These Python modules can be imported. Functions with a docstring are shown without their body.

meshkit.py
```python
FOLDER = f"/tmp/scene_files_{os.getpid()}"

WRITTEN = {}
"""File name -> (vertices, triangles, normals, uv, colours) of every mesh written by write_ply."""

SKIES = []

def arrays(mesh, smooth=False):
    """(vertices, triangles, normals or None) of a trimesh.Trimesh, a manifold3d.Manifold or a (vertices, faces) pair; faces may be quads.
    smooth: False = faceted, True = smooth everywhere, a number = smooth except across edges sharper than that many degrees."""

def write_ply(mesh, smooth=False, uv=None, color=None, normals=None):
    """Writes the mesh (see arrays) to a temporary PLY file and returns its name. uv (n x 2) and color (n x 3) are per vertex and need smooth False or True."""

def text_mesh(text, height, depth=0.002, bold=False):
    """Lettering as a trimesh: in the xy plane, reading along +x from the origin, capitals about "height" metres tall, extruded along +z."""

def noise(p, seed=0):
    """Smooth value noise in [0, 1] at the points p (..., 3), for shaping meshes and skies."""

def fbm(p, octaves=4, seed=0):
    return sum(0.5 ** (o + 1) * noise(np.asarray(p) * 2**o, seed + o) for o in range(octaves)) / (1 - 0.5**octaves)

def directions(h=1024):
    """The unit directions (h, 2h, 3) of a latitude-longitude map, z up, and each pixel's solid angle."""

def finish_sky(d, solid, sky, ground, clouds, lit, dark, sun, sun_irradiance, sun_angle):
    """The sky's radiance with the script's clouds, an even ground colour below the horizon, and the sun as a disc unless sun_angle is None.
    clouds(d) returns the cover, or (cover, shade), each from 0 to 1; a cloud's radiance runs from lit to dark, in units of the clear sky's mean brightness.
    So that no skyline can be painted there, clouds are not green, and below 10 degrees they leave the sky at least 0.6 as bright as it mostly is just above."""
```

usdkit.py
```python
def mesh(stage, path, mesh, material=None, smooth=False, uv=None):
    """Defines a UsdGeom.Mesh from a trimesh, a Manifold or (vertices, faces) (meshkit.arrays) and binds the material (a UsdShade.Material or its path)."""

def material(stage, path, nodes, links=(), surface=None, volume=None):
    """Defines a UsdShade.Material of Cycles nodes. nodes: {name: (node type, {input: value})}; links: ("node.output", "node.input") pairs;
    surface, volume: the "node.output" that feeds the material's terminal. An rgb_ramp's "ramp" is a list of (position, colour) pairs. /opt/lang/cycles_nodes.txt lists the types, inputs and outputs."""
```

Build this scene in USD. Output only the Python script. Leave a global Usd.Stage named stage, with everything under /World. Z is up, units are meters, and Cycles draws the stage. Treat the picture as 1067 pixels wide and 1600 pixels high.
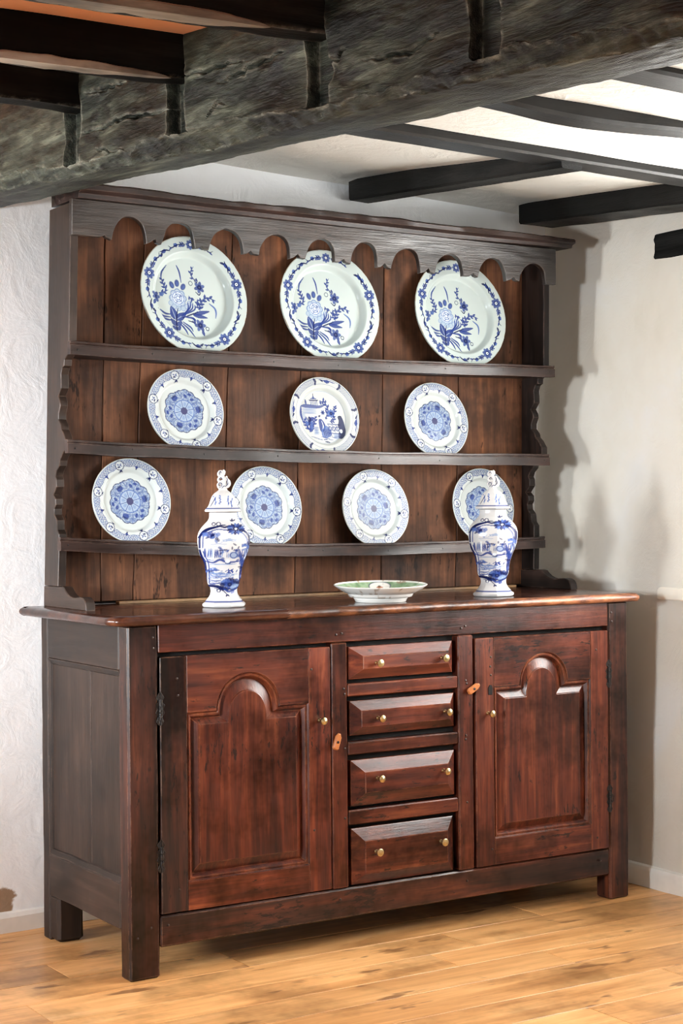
import math, random
import numpy as np, trimesh, shapely
import shapely.geometry as sg
import usdkit, meshkit
from pxr import Usd, UsdGeom, UsdLux, UsdShade, Gf, Sdf, Vt

rng = np.random.default_rng(7)
stage = Usd.Stage.CreateInMemory()
UsdGeom.SetStageUpAxis(stage, 'Z')
UsdGeom.SetStageMetersPerUnit(stage, 1.0)
UsdGeom.Xform.Define(stage, '/World')

# ------------------------------------------------------------------ camera
EYE = (-1.7171, -3.6325, 1.1125)
YAW, ROLL = 0.56645, 0.0101
cb, sb = math.cos(ROLL), math.sin(ROLL)
def rolled(v): return (cb*v[0] + sb*v[2], v[1], -sb*v[0] + cb*v[2])
right = rolled((math.cos(YAW), -math.sin(YAW), 0))
up = rolled((0, 0, 1))
back = rolled((-math.sin(YAW), -math.cos(YAW), 0))
cam = UsdGeom.Camera.Define(stage, '/World/camera')
cam.AddTransformOp().Set(Gf.Matrix4d(*right, 0, *up, 0, *back, 0, *EYE, 1))
cam.CreateHorizontalApertureAttr(36.0)
cam.CreateVerticalApertureAttr(54.0)
cam.CreateFocalLengthAttr(36.0*2682.88/1067)
cam.CreateFStopAttr(0.0)
cam.CreateClippingRangeAttr(Gf.Vec2f(0.05, 200))
cam.CreateExposureAttr(0.18)

# ------------------------------------------------------------------ light
dome = UsdLux.DomeLight.Define(stage, '/World/sky_light')
dome.CreateIntensityAttr(0.17)
dome.CreateColorAttr(Gf.Vec3f(0.97, 0.98, 1.0))
def rect(name, pos, rot, w, h, inten, col):
    l = UsdLux.RectLight.Define(stage, '/World/' + name)
    l.AddTranslateOp().Set(Gf.Vec3d(*pos)); l.AddRotateXYZOp().Set(Gf.Vec3f(*rot))
    l.CreateWidthAttr(w); l.CreateHeightAttr(h); l.CreateIntensityAttr(inten); l.CreateColorAttr(Gf.Vec3f(*col))
    return l
# daylight: the bright panes of the right-hand window (WINDOW); left: area lights behind two unseen, added windows
WINDOW = 24.0
rect('daylight_left', (-3.50, -1.83, 1.22), (0, -90, 22), 0.5, 0.6, 215.0, (0.90, 0.96, 1.0))
rect('daylight_left_corner', (-2.80, 0.24, 1.22), (0, -90, 0), 0.62, 0.40, 130.0, (0.95, 0.985, 1.0))

# ------------------------------------------------------------------ naming and prims
used, LOC = {}, {}
def numbered(parent, name):
    n = used.get((parent, name), 0); used[(parent, name)] = n + 1
    return f'{parent}/{name}' + (f'_{n:03d}' if n else '')
def keys(p, label=None, cat=None, group=None, kind=None):
    for k, v in (('label', label), ('category', cat), ('group', group), ('kind', kind)):
        if v: p.SetCustomDataByKey(k, v)
    return p
def thing(name, label, cat, loc=(0, 0, 0), mat=None, group=None, kind=None):
    path = numbered('/World', name)
    x = UsdGeom.Xform.Define(stage, path)
    if mat is not None: x.AddTransformOp().Set(mat)
    elif any(loc): x.AddTranslateOp().Set(Gf.Vec3d(*loc))
    LOC[path] = np.array(loc, float)
    keys(x.GetPrim(), label, cat, group, kind)
    return path
def obj(name, mesh, m, parent='/World', smooth=30, paint=None, normals=None, label=None, kind=None, cat=None, group=None):
    path = numbered(parent, name)
    off = LOC.get(parent)
    if paint is not None or normals is not None: smooth = True
    v, f, n = meshkit.arrays(mesh, smooth)
    if off is not None: v = v - off
    p = usdkit.mesh(stage, path, trimesh.Trimesh(v, f, process=False), '/World/Looks/' + m, smooth=False)
    if normals is not None: n = normals
    if n is not None:
        p.CreateNormalsAttr(Vt.Vec3fArray.FromNumpy(np.asarray(n, np.float32))); p.SetNormalsInterpolation('vertex')
    if paint is not None:
        UsdGeom.PrimvarsAPI(p).CreatePrimvar('paint', Sdf.ValueTypeNames.Color3fArray, 'vertex').Set(Vt.Vec3fArray.FromNumpy(np.asarray(paint, np.float32)))
    LOC[path] = off if off is not None else np.zeros(3)
    keys(p.GetPrim(), label, cat, group, kind)
    return path
def copy_of(path, label, mat=None, loc=None, group=None):
    src = stage.GetPrimAtPath(path); was = src.GetCustomData()
    name = path.split('/')[-1]
    name = name[:-4] if name[-4:-3] == '_' and name[-3:].isdigit() else name
    x = UsdGeom.Xform.Define(stage, numbered('/World', name))
    x.GetPrim().GetReferences().AddInternalReference(src.GetPath())
    x.ClearXformOpOrder()
    (x.AddTransformOp(opSuffix='own').Set(mat) if mat is not None else x.AddTranslateOp(opSuffix='own').Set(Gf.Vec3d(*loc)))
    x.GetPrim().SetInstanceable(True)
    keys(x.GetPrim(), label, was['category'], group or was.get('group'))
    return str(x.GetPath())

# ------------------------------------------------------------------ materials
LK = '/World/Looks/'
UsdGeom.Scope.Define(stage, '/World/Looks')
def M(name, nodes, links, surface='p.BSDF'):
    usdkit.material(stage, LK + name, nodes, links, surface=surface)
def wood(name, axis, ramp, rough=(0.22, 0.5), fine=55, patch=6, grime=0.55, bump=0.25, wave=0.25, bd=0.0006, gband=(0.40, 0.58), edge=None, er=0.004, fleck=None, rsrc='n3', vary=0.35, spec=0.5, stretch=0.06):
    s = [1, 1, 1]; s[axis] = stretch
    N = {'tc': ('texture_coordinate', {}), 'oi': ('object_info', {}),
         'rv': ('math', {'math_type': 'multiply', 'value2': 43.0}),
         'ro': ('combine_xyz', {}), 'add': ('vector_math', {'math_type': 'add'}),
         'mp': ('mapping', {'scale': s}), 'mp2': ('mapping', {'scale': [1 if k != axis else 0.22 for k in range(3)]}),
         'n1': ('noise_texture', {'scale': fine, 'detail': 6.0, 'roughness': 0.62, 'distortion': 0.4}),
         'n2': ('noise_texture', {'scale': patch, 'detail': 4.0, 'roughness': 0.6, 'distortion': 0.8}),
         'n3': ('noise_texture', {'scale': 3.1, 'detail': 5.0, 'roughness': 0.65}),
         'n4': ('noise_texture', {'scale': 14.0, 'detail': 2.0}),
         'n5': ('noise_texture', {'scale': fine*4, 'detail': 3.0, 'roughness': 0.7}),
         'mx': ('mix_float', {'fac': 0.45}), 'rp': ('rgb_ramp', {'ramp': ramp}),
         'gr': ('map_range', {'from_min': gband[0], 'from_max': gband[1], 'to_min': 1 - grime, 'to_max': 1.12, 'clamp': True}),
         'vr': ('map_range', {'from_min': 0.0, 'from_max': 1.0, 'to_min': 1 - vary, 'to_max': 1 + vary*0.6}),
         'gv': ('math', {'math_type': 'multiply'}),
         'hs': ('hsv', {'hue': 0.5, 'saturation': 1.0, 'fac': 1.0}),
         'rr': ('map_range', {'from_min': 0.3, 'from_max': 0.7, 'to_min': rough[0], 'to_max': rough[1], 'clamp': True}),
         'hm': ('math', {'math_type': 'multiply_add', 'value2': wave*6}),
         'bp': ('bump', {'strength': bump*2, 'distance': bd}),
         'p': ('principled_bsdf', {'specular_ior_level': spec})}
    L = [('oi.random', 'rv.value1'), ('rv.value', 'ro.x'), ('rv.value', 'ro.y'), ('rv.value', 'ro.z'), ('tc.object', 'add.vector1'), ('ro.vector', 'add.vector2'),
         ('add.vector', 'mp.vector'), ('add.vector', 'mp2.vector'), ('mp.vector', 'n1.vector'), ('mp2.vector', 'n2.vector'), ('add.vector', 'n3.vector'), ('mp2.vector', 'n4.vector'), ('mp.vector', 'n5.vector'),
         ('n1.fac', 'mx.a'), ('n2.fac', 'mx.b'), ('mx.result', 'rp.fac'), ('n3.fac', 'gr.value'), ('oi.random', 'vr.value'),
         ('gr.result', 'gv.value1'), ('vr.result', 'gv.value2'), ('gv.value', 'hs.value'), ('rp.color', 'hs.color'), ('hs.color', 'p.base_color'),
         (rsrc + '.fac', 'rr.value'), ('rr.result', 'p.roughness'),
         ('n4.fac', 'hm.value1'), ('n5.fac', 'hm.value3'), ('hm.value', 'bp.height'), ('bp.normal', 'p.normal')]
    src = 'hs.color'
    if fleck is not None:
        N.update({'fm': ('mapping', {'scale': [0.30 if k == axis else 1.0 for k in range(3)]}), 'fn': ('noise_texture', {'scale': fleck[0], 'detail': 3.0, 'roughness': 0.7, 'distortion': 0.2}), 'f3': ('noise_texture', {'scale': 5.0, 'detail': 1.0}),
                  'fa': ('math', {'math_type': 'multiply_add', 'value2': 0.5}), 'fr': ('map_range', {'from_min': fleck[1], 'from_max': fleck[1]+0.07, 'to_min': 0.0, 'to_max': 0.85, 'clamp': True}), 'fx': ('mix_color', {'b': fleck[2]})})
        L += [('add.vector', 'fm.vector'), ('fm.vector', 'fn.vector'), ('tc.object', 'f3.vector'), ('f3.fac', 'fa.value1'), ('fn.fac', 'fa.value3'), ('fa.value', 'fr.value'), ('fr.result', 'fx.fac'), (src, 'fx.a')]
        src = 'fx.result'
    if edge is not None:
        N.update({'bv': ('bevel', {'samples': 4, 'radius': er}), 'ge': ('geometry', {}), 'dt': ('vector_math', {'math_type': 'dot_product'}),
                  'ei': ('map_range', {'from_min': 0.995, 'from_max': 0.86, 'to_min': 0.0, 'to_max': 1.0, 'clamp': True}), 'en': ('map_range', {'from_min': 0.42, 'from_max': 0.60, 'to_min': 0.0, 'to_max': 0.85, 'clamp': True}),
                  'e3': ('noise_texture', {'scale': 26.0, 'detail': 4.0, 'roughness': 0.7}), 'em': ('math', {'math_type': 'multiply'}), 'ec': ('mix_color', {'b': edge})})
        L += [('bv.bevel', 'dt.vector1'), ('ge.normal', 'dt.vector2'), ('dt.value', 'ei.value'), ('add.vector', 'e3.vector'), ('e3.fac', 'en.value'), ('ei.result', 'em.value1'), ('en.result', 'em.value2'), ('em.value', 'ec.fac'), (src, 'ec.a')]
        src = 'ec.result'
    L = [(a, b) if b != 'p.base_color' else (src, b) for a, b in L]
    M(name, N, L)
OAK = [(0.30, (0.010, 0.0035, 0.003)), (0.43, (0.045, 0.0095, 0.0055)), (0.54, (0.105, 0.022, 0.010)), (0.68, (0.23, 0.062, 0.024))]
DARK = [(0.28, (0.008, 0.005, 0.004)), (0.45, (0.023, 0.011, 0.008)), (0.58, (0.040, 0.018, 0.013)), (0.72, (0.075, 0.036, 0.025))]
DARK2 = [(0.28, (0.006, 0.004, 0.0035)), (0.45, (0.014, 0.008, 0.006)), (0.58, (0.024, 0.013, 0.010)), (0.72, (0.045, 0.024, 0.018))]
BACKB = [(0.28, (0.024, 0.010, 0.006)), (0.42, (0.070, 0.030, 0.016)), (0.55, (0.128, 0.053, 0.026)), (0.70, (0.25, 0.098, 0.043))]
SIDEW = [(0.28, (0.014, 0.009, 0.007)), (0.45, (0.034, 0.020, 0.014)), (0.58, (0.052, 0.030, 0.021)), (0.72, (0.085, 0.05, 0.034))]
for ax, k in enumerate('xyz'):
    wood('oak_' + k, ax, OAK, rough=(0.20, 0.42), spec=0.4, grime=0.72, gband=(0.36, 0.54), edge=(0.34, 0.12, 0.055), fleck=(80, 0.885, (0.006, 0.004, 0.004)))
    wood('dark_' + k, ax, DARK if ax == 0 else DARK2, rough=(0.20, 0.70) if ax == 0 else (0.4, 0.6), spec=0.38 if ax == 0 else 0.25, rsrc='n2', bump=0.3, grime=0.7, edge=(0.13, 0.075, 0.055))
wood('back_oak', 2, BACKB, rough=(0.5, 0.75), spec=0.15, vary=0.35, grime=0.62, bump=0.35, fleck=(45, 0.90, (0.010, 0.005, 0.003)))
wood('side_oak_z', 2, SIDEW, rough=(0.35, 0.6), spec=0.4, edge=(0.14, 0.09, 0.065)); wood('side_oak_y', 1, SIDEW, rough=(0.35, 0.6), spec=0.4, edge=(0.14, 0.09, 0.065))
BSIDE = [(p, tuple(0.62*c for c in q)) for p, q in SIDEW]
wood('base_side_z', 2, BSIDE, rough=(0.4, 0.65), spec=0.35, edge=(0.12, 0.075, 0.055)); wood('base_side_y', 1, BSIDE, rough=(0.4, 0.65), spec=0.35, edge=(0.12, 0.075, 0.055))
wood('frieze_oak', 0, [(0.28, (0.012, 0.009, 0.007)), (0.5, (0.034, 0.023, 0.018)), (0.7, (0.06, 0.04, 0.032))], rough=(0.22, 0.60), rsrc='n2', bump=0.9, wave=1.3, spec=0.75, fleck=(45, 0.84, (0.006, 0.005, 0.004)), edge=(0.14, 0.11, 0.09))
OAKD = [(0.30, (0.007, 0.004, 0.003)), (0.44, (0.024, 0.010, 0.007)), (0.55, (0.072, 0.020, 0.011)), (0.68, (0.18, 0.052, 0.022))]
for ax, k in ((0, 'x'), (2, 'z')): wood('old_oak_' + k, ax, OAKD, rough=(0.22, 0.5), spec=0.4, grime=0.7, edge=(0.30, 0.17, 0.11), fleck=(70, 0.87, (0.004, 0.003, 0.003)))
wood('counter_oak', 0, [(0.30, (0.010, 0.005, 0.004)), (0.45, (0.035, 0.012, 0.008)), (0.58, (0.075, 0.024, 0.013)), (0.72, (0.14, 0.05, 0.024))], rough=(0.08, 0.26), bump=0.12, grime=0.6)
wood('worn_edge', 0, [(0.36, (0.03, 0.012, 0.008)), (0.46, (0.10, 0.032, 0.014)), (0.54, (0.30, 0.105, 0.04)), (0.68, (0.46, 0.20, 0.085))], rough=(0.25, 0.5), fine=40, stretch=0.4, grime=0.5, bump=0.5)
wood('pale_batten', 0, [(0.3, (0.16, 0.08, 0.03)), (0.7, (0.42, 0.25, 0.12))], rough=(0.5, 0.7))
wood('toggle_wood', 2, [(0.3, (0.30, 0.085, 0.02)), (0.7, (0.55, 0.20, 0.06))], rough=(0.3, 0.45), vary=0.1, grime=0.2)
wood('beam_oak', 1, [(0.32, (0.004, 0.005, 0.004)), (0.45, (0.016, 0.019, 0.014)), (0.56, (0.058, 0.066, 0.048)), (0.69, (0.20, 0.22, 0.165))], rough=(0.36, 0.6), spec=0.22, fine=48, patch=14, bump=0.5, bd=0.0028, wave=0.10, grime=0.75, gband=(0.38, 0.56), stretch=0.09, vary=0.0, fleck=(22, 0.87, (0.006, 0.006, 0.005)), edge=(0.30, 0.30, 0.24), er=0.012)
wood('joist_oak', 0, [(0.28, (0.003, 0.003, 0.0028)), (0.5, (0.008, 0.008, 0.007)), (0.72, (0.026, 0.025, 0.021))], rough=(0.35, 0.65), fine=45, bump=0.4, bd=0.002, wave=0.6, spec=0.08, edge=(0.30, 0.28, 0.23), er=0.012)
wood('joist_black', 0, [(0.28, (0.004, 0.004, 0.004)), (0.5, (0.010, 0.010, 0.010)), (0.72, (0.028, 0.028, 0.026))], spec=0.35, rough=(0.3, 0.5), fine=45, bump=0.3, bd=0.001, wave=0.3)
wood('worn_pale', 0, [(0.3, (0.10, 0.09, 0.07)), (0.5, (0.42, 0.39, 0.32)), (0.7, (0.62, 0.58, 0.50))], rough=(0.5, 0.7), fine=40, stretch=0.15)
wood('joist_y', 1, [(0.28, (0.003, 0.003, 0.003)), (0.5, (0.007, 0.007, 0.006)), (0.72, (0.022, 0.02, 0.018))], spec=0.2, rough=(0.4, 0.65), fine=45, bump=0.4, bd=0.002, wave=0.5)
wood('floor_oak', 0, [(0.25, (0.24, 0.105, 0.034)), (0.42, (0.52, 0.255, 0.090)), (0.56, (0.68, 0.37, 0.145)), (0.72, (0.80, 0.51, 0.25))], rough=(0.28, 0.46), fine=36, patch=7, grime=0.30, gband=(0.34, 0.50), bump=0.12, wave=0.15, vary=0.22, stretch=0.07, fleck=(16, 0.885, (0.20, 0.085, 0.03)))

def plain(name, col, rough=0.5, metal=0.0, spec=0.5, noise=0.0, nscale=40.0, bump=0.0, coat=0.0):
    N = {'p': ('principled_bsdf', {'base_color': col, 'roughness': rough, 'metallic': metal, 'specular_ior_level': spec, 'coat_weight': coat}),
         'tc': ('texture_coordinate', {}), 'n': ('noise_texture', {'scale': nscale, 'detail': 4.0}),
         'rp': ('rgb_ramp', {'ramp': [(0.3, [c*(1 - noise) for c in col]), (0.7, [min(1, c*(1 + noise*0.5)) for c in col])]}),
         'bp': ('bump', {'strength': bump, 'distance': 0.003})}
    M(name, N, [('tc.object', 'n.vector'), ('n.fac', 'rp.fac'), ('rp.color', 'p.base_color'), ('n.fac', 'bp.height'), ('bp.normal', 'p.normal')])
plain('brass', (0.62, 0.50, 0.26), 0.32, 1.0, noise=0.35, nscale=90)
plain('iron', (0.018, 0.015, 0.014), 0.38, 0.3, noise=0.5, bump=0.6, nscale=180)
plain('peg', (0.028, 0.014, 0.010), 0.4, noise=0.4)
M('bright_pane', {'e': ('emission', {'color': (1.0, 0.985, 0.955), 'strength': WINDOW})}, [], surface='e.emission')
plain('void', (0.006, 0.004, 0.003), 0.9)
plain('white_paint', (0.80, 0.78, 0.73), 0.45, noise=0.06, nscale=25, bump=0.15)
plain('sill_paint', (0.82, 0.78, 0.69), 0.4, noise=0.05, nscale=25, bump=0.1)
M('glass', {'g': ('glossy_bsdf', {'roughness': 0.02, 'color': (0.9, 0.9, 0.9)}), 't': ('transparent_bsdf', {}), 'f': ('fresnel', {'IOR': 1.45}), 'm': ('mix_closure', {})},
  [('f.fac', 'm.fac'), ('t.BSDF', 'm.closure1'), ('g.BSDF', 'm.closure2')], surface='m.closure')
# plaster: white limewash with trowel relief; the right wall creamier, with faint grey and ochre clouds
def plaster(name, ramp, scale=1.6, bump=0.34, patch=None):
    N = {'tc': ('texture_coordinate', {}), 'n1': ('noise_texture', {'scale': scale, 'detail': 4.0, 'roughness': 0.55, 'distortion': 0.6}),
         'rp': ('rgb_ramp', {'ramp': ramp}),
         'n2': ('noise_texture', {'scale': 9.0, 'detail': 5.0, 'roughness': 0.55, 'distortion': 2.2}),
         'n3': ('noise_texture', {'scale': 120.0, 'detail': 3.0}),
         'hm': ('math', {'math_type': 'multiply_add', 'value2': 6.0}),
         'bp': ('bump', {'strength': bump, 'distance': 0.0014}), 'p': ('principled_bsdf', {'roughness': 0.75, 'specular_ior_level': 0.25})}
    L = [('tc.object', 'n1.vector'), ('tc.object', 'n2.vector'), ('tc.object', 'n3.vector'), ('n1.fac', 'rp.fac'), ('n2.fac', 'hm.value1'), ('n3.fac', 'hm.value3'), ('hm.value', 'bp.height'), ('bp.normal', 'p.normal')]
    if patch:
        c, r, col = patch
        N.update({'sb': ('vector_math', {'math_type': 'distance', 'vector2': c}), 'pm': ('map_range', {'from_min': r*1.05, 'from_max': r*0.8, 'to_min': 0.0, 'to_max': 1.0, 'clamp': True}),
                  'nz': ('math', {'math_type': 'multiply_add', 'value2': 0.09, 'value3': -0.045}), 'ad': ('math', {'math_type': 'add'}), 'pc': ('mix_color', {'b': col})})
        L += [('tc.object', 'sb.vector1'), ('n2.fac', 'nz.value1'), ('sb.value', 'ad.value1'), ('nz.value', 'ad.value2'), ('ad.value', 'pm.value'), ('pm.result', 'pc.fac'), ('rp.color', 'pc.a'), ('pc.result', 'p.base_color')]
    else:
        L += [('rp.color', 'p.base_color')]
    M(name, N, L)
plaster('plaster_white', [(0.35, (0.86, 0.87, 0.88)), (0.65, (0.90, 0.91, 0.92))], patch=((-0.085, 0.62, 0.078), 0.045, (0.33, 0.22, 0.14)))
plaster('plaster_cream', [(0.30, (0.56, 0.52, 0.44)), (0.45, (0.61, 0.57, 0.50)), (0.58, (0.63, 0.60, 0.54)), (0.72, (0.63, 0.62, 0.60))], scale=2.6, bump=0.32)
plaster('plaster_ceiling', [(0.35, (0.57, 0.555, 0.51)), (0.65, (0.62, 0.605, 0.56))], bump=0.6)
plaster('plaster_warm_glow', [(0.35, (0.93, 0.44, 0.24)), (0.65, (0.95, 0.50, 0.29))], bump=0.3)  # warm light on the left ceiling, put into the plaster colour
plaster('plaster_ochre', [(0.35, (0.22, 0.15, 0.09)), (0.65, (0.40, 0.31, 0.22))], scale=30, bump=0.8)
def glaze(name, rough=0.12):
    M(name, {'a': ('attribute', {'attribute': 'paint'}), 'tc': ('texture_coordinate', {}), 'n': ('noise_texture', {'scale': 30.0, 'detail': 2.0}),
             'bp': ('bump', {'strength': 0.05, 'distance': 0.001}), 'p': ('principled_bsdf', {'roughness': rough, 'specular_ior_level': 0.15})},
      [('a.color', 'p.base_color'), ('tc.object', 'n.vector'), ('n.fac', 'bp.height'), ('bp.normal', 'p.normal')])
glaze('delft_glaze')

# ------------------------------------------------------------------ mesh helpers
def tm(v, f): return trimesh.Trimesh(np.asarray(v, float), np.asarray(f, int), process=False)
def cat(*ms):
    return trimesh.util.concatenate([m for m in ms])
def board(x0, x1, y0, y1, z0, z1, b=0.0025):
    x, y, z = sorted((x0, x1)), sorted((y0, y1)), sorted((z0, z1))
    b = min(b, (x[1]-x[0])*0.4, (y[1]-y[0])*0.4, (z[1]-z[0])*0.4)
    P = []
    for i in (0, 1):
        for j in (0, 1):
            for k in (0, 1):
                c = np.array([x[i], y[j], z[k]]); s = np.array([1-2*i, 1-2*j, 1-2*k])*b
                P += [c + s*(0, 1, 1), c + s*(1, 0, 1), c + s*(1, 1, 0)]
    return trimesh.convex.convex_hull(np.array(P))
def area2(p):
    p = np.asarray(p); q = np.roll(p, -1, 0)
    return (p[:, 0]*q[:, 1] - q[:, 0]*p[:, 1]).sum()
def ccw(p):
    p = np.asarray(p, float)
    return p if area2(p) > 0 else p[::-1]
def miter(p, d):
    """the closed loop p (counter-clockwise) moved outwards by d, point for point"""
    p = np.asarray(p, float)
    e = np.roll(p, -1, 0) - p; e /= np.maximum(np.linalg.norm(e, axis=1, keepdims=True), 1e-9)
    n = np.stack([e[:, 1], -e[:, 0]], 1); m = n + np.roll(n, 1, 0)
    m /= np.maximum(np.linalg.norm(m, axis=1, keepdims=True), 1e-9)
    k = np.clip((m*n).sum(1), 0.45, 1)
    return p + m*(d/k)[:, None]
def earcut(p):
    v, f = trimesh.creation.triangulate_polygon(sg.Polygon(p), engine='earcut')
    f = np.asarray(f)
    from scipy.spatial import cKDTree
    idx = cKDTree(p).query(np.asarray(v))[1]
    f = idx[f]
    a = p[f]; s = (a[:, 1, 0]-a[:, 0, 0])*(a[:, 2, 1]-a[:, 0, 1]) - (a[:, 1, 1]-a[:, 0, 1])*(a[:, 2, 0]-a[:, 0, 0])
    f[s < 0] = f[s < 0][:, ::-1]
    return f
def rings(loops, closed_first=None, closed_last=None, wrap=True):
    """loops: equal-length 3-D loops; quads between neighbours; caps given as triangle lists"""
    n = len(loops[0]); V = np.vstack(loops); F = []
    for k in range(len(loops)-1):
        a = np.arange(n if wrap else n-1) ; b = (a+1) % n
        F += [np.stack([a+k*n, b+k*n, b+(k+1)*n], 1), np.stack([a+k*n, b+(k+1)*n, a+(k+1)*n], 1)]
    if closed_first is not None: F.append(closed_first[:, ::-1])
    if closed_last is not None: F.append(closed_last + (len(loops)-1)*n)
    return tm(V, np.vstack(F))
def bev_extrude(p, t, b=0.002, frame=None):
    """polygon p (in u, v) extruded 0..t along w with bevelled rims; frame(u, v, w) -> points"""
    p = ccw(p); q = miter(p, -b)
    try: f = earcut(q)
    except Exception: q = p; f = earcut(p)
    lay = [(q, 0), (p, b), (p, t-b), (q, t)]
    L = [np.column_stack([a, np.full(len(a), w)]) for a, w in lay]
    m = rings(L, f, f)
    if frame is not None:
        m.vertices = frame(m.vertices[:, 0], m.vertices[:, 1], m.vertices[:, 2])
        fix(m)
    return m
def fix(m):
    if m.volume < 0: m.invert()
    return m
def front(y0):            # u = x, v = z, w runs into the wall from y0
    return lambda u, v, w: np.stack([u, y0 + w, v], 1)
def sidef(x0):            # u = y, v = z, w along x
    return lambda u, v, w: np.stack([x0 + w, u, v], 1)
def sweep(profile, xs, place):
    """closed profile (u, v) carried along stations xs; place(x, u, v) -> (n, 3)"""
    p = ccw(profile); f = earcut(p)
    m = rings([place(x, p[:, 0], p[:, 1]) for x in xs], f, f)
    return fix(m)
def lathe(prof, n=48, sides=None):
    prof = np.asarray(prof, float); t = np.linspace(0, 2*np.pi, n, endpoint=False)
    L = [np.column_stack([r*np.cos(t), r*np.sin(t), np.full(n, z)]) for r, z in prof]
    m = rings(L); m.fix_normals()
    return fix(m)
def along(m, o, ax):
    """turns a mesh built along +z so that its axis points along ax, at o"""
    T = trimesh.geometry.align_vectors([0, 0, 1], ax); m = m.copy(); m.apply_transform(T); m.apply_translation(o); return m
def displaced(m, amp, freq, seed=0, octaves=3):
    n = m.vertex_normals
    d = meshkit.fbm(m.vertices*np.array(freq) + 50, octaves, seed) - 0.5
    m.vertices = m.vertices + n*(d*2*amp)[:, None]; return m
def lerp(x, xs, ys): return np.interp(x, xs, ys)

# ------------------------------------------------------------------ setting: floor
FX0, FX1 = -2.3, 1.72
edges = [0.66, 0.555, 0.40, 0.262, 0.118, -0.032, -0.188, -0.315, -0.447, -0.60, -0.742, -0.89, -1.03]
fl = thing('floor', None, None, kind='structure')
obj('subfloor', board(FX0, 1.80, -4.6, 0.66, -0.06, -0.02), 'void', fl)
cuts = {5: [-0.27, 0.862], 6: [0.72], 7: [-0.19, 0.968], 8: [-0.62, 1.30], 4: [0.3, 1.2], 9: [0.25, 1.1], 10: [-0.5, 0.75], 3: [-0.1, 0.95], 2: [0.5], 1: [1.0, -0.6], 11: [0.1, 1.2], 0: [0.4]}
def plank(x0, x1, y0, y1):
    obj('plank', board(x0+0.0006, x1-0.0006, y0+0.0007, y1-0.0007, -0.02, 0.0 + rng.uniform(-0.0003, 0.0003), 0.0007), 'floor_oak', fl)
for i in range(len(edges)-1):
    xs = [FX0] + sorted(cuts.get(i, [])) + [FX1]
    for a, b_ in zip(xs[:-1], xs[1:]): plank(a, b_, edges[i+1], edges[i])
y = edges[-1]; k = 0
while y > -4.5:
    h = 0.145 + 0.012*math.sin(k*2.3); cutx = -1.2 + (k*0.83) % 2.4
    plank(FX0, cutx, y-h, y); plank(cutx, FX1, y-h, y); y -= h; k += 1

# ------------------------------------------------------------------ walls
def grid(us, vs, fn):
    U, V = np.meshgrid(us, vs, indexing='ij'); P = fn(U.ravel(), V.ravel()); nu, nv = len(us), len(vs)
    i = np.arange(nu*nv).reshape(nu, nv); a, b, c, d = i[:-1, :-1].ravel(), i[1:, :-1].ravel(), i[1:, 1:].ravel(), i[:-1, 1:].ravel()
    return tm(P, np.vstack([np.stack([a, b, c], 1), np.stack([a, c, d], 1)])), (U, V)
def wave3(x, y, z, s, amp, seed): return (meshkit.fbm(np.stack([x, y, z], -1)*s + 20, 3, seed) - 0.5)*2*amp
def wallx(y, z): return 1.667 + 0.055*np.asarray(z) + 0.03*(0.1-np.asarray(y))
m, _ = grid(np.arange(-2.3, 1.82, 0.03), np.arange(-0.05, 2.3, 0.03), lambda x, z: np.stack([x, 0.62 + wave3(x, 0*x, z, 1.8, 0.007, 3), z], 1))
obj('wall_back', m, 'plaster_white', smooth=True, kind='structure')
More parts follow.
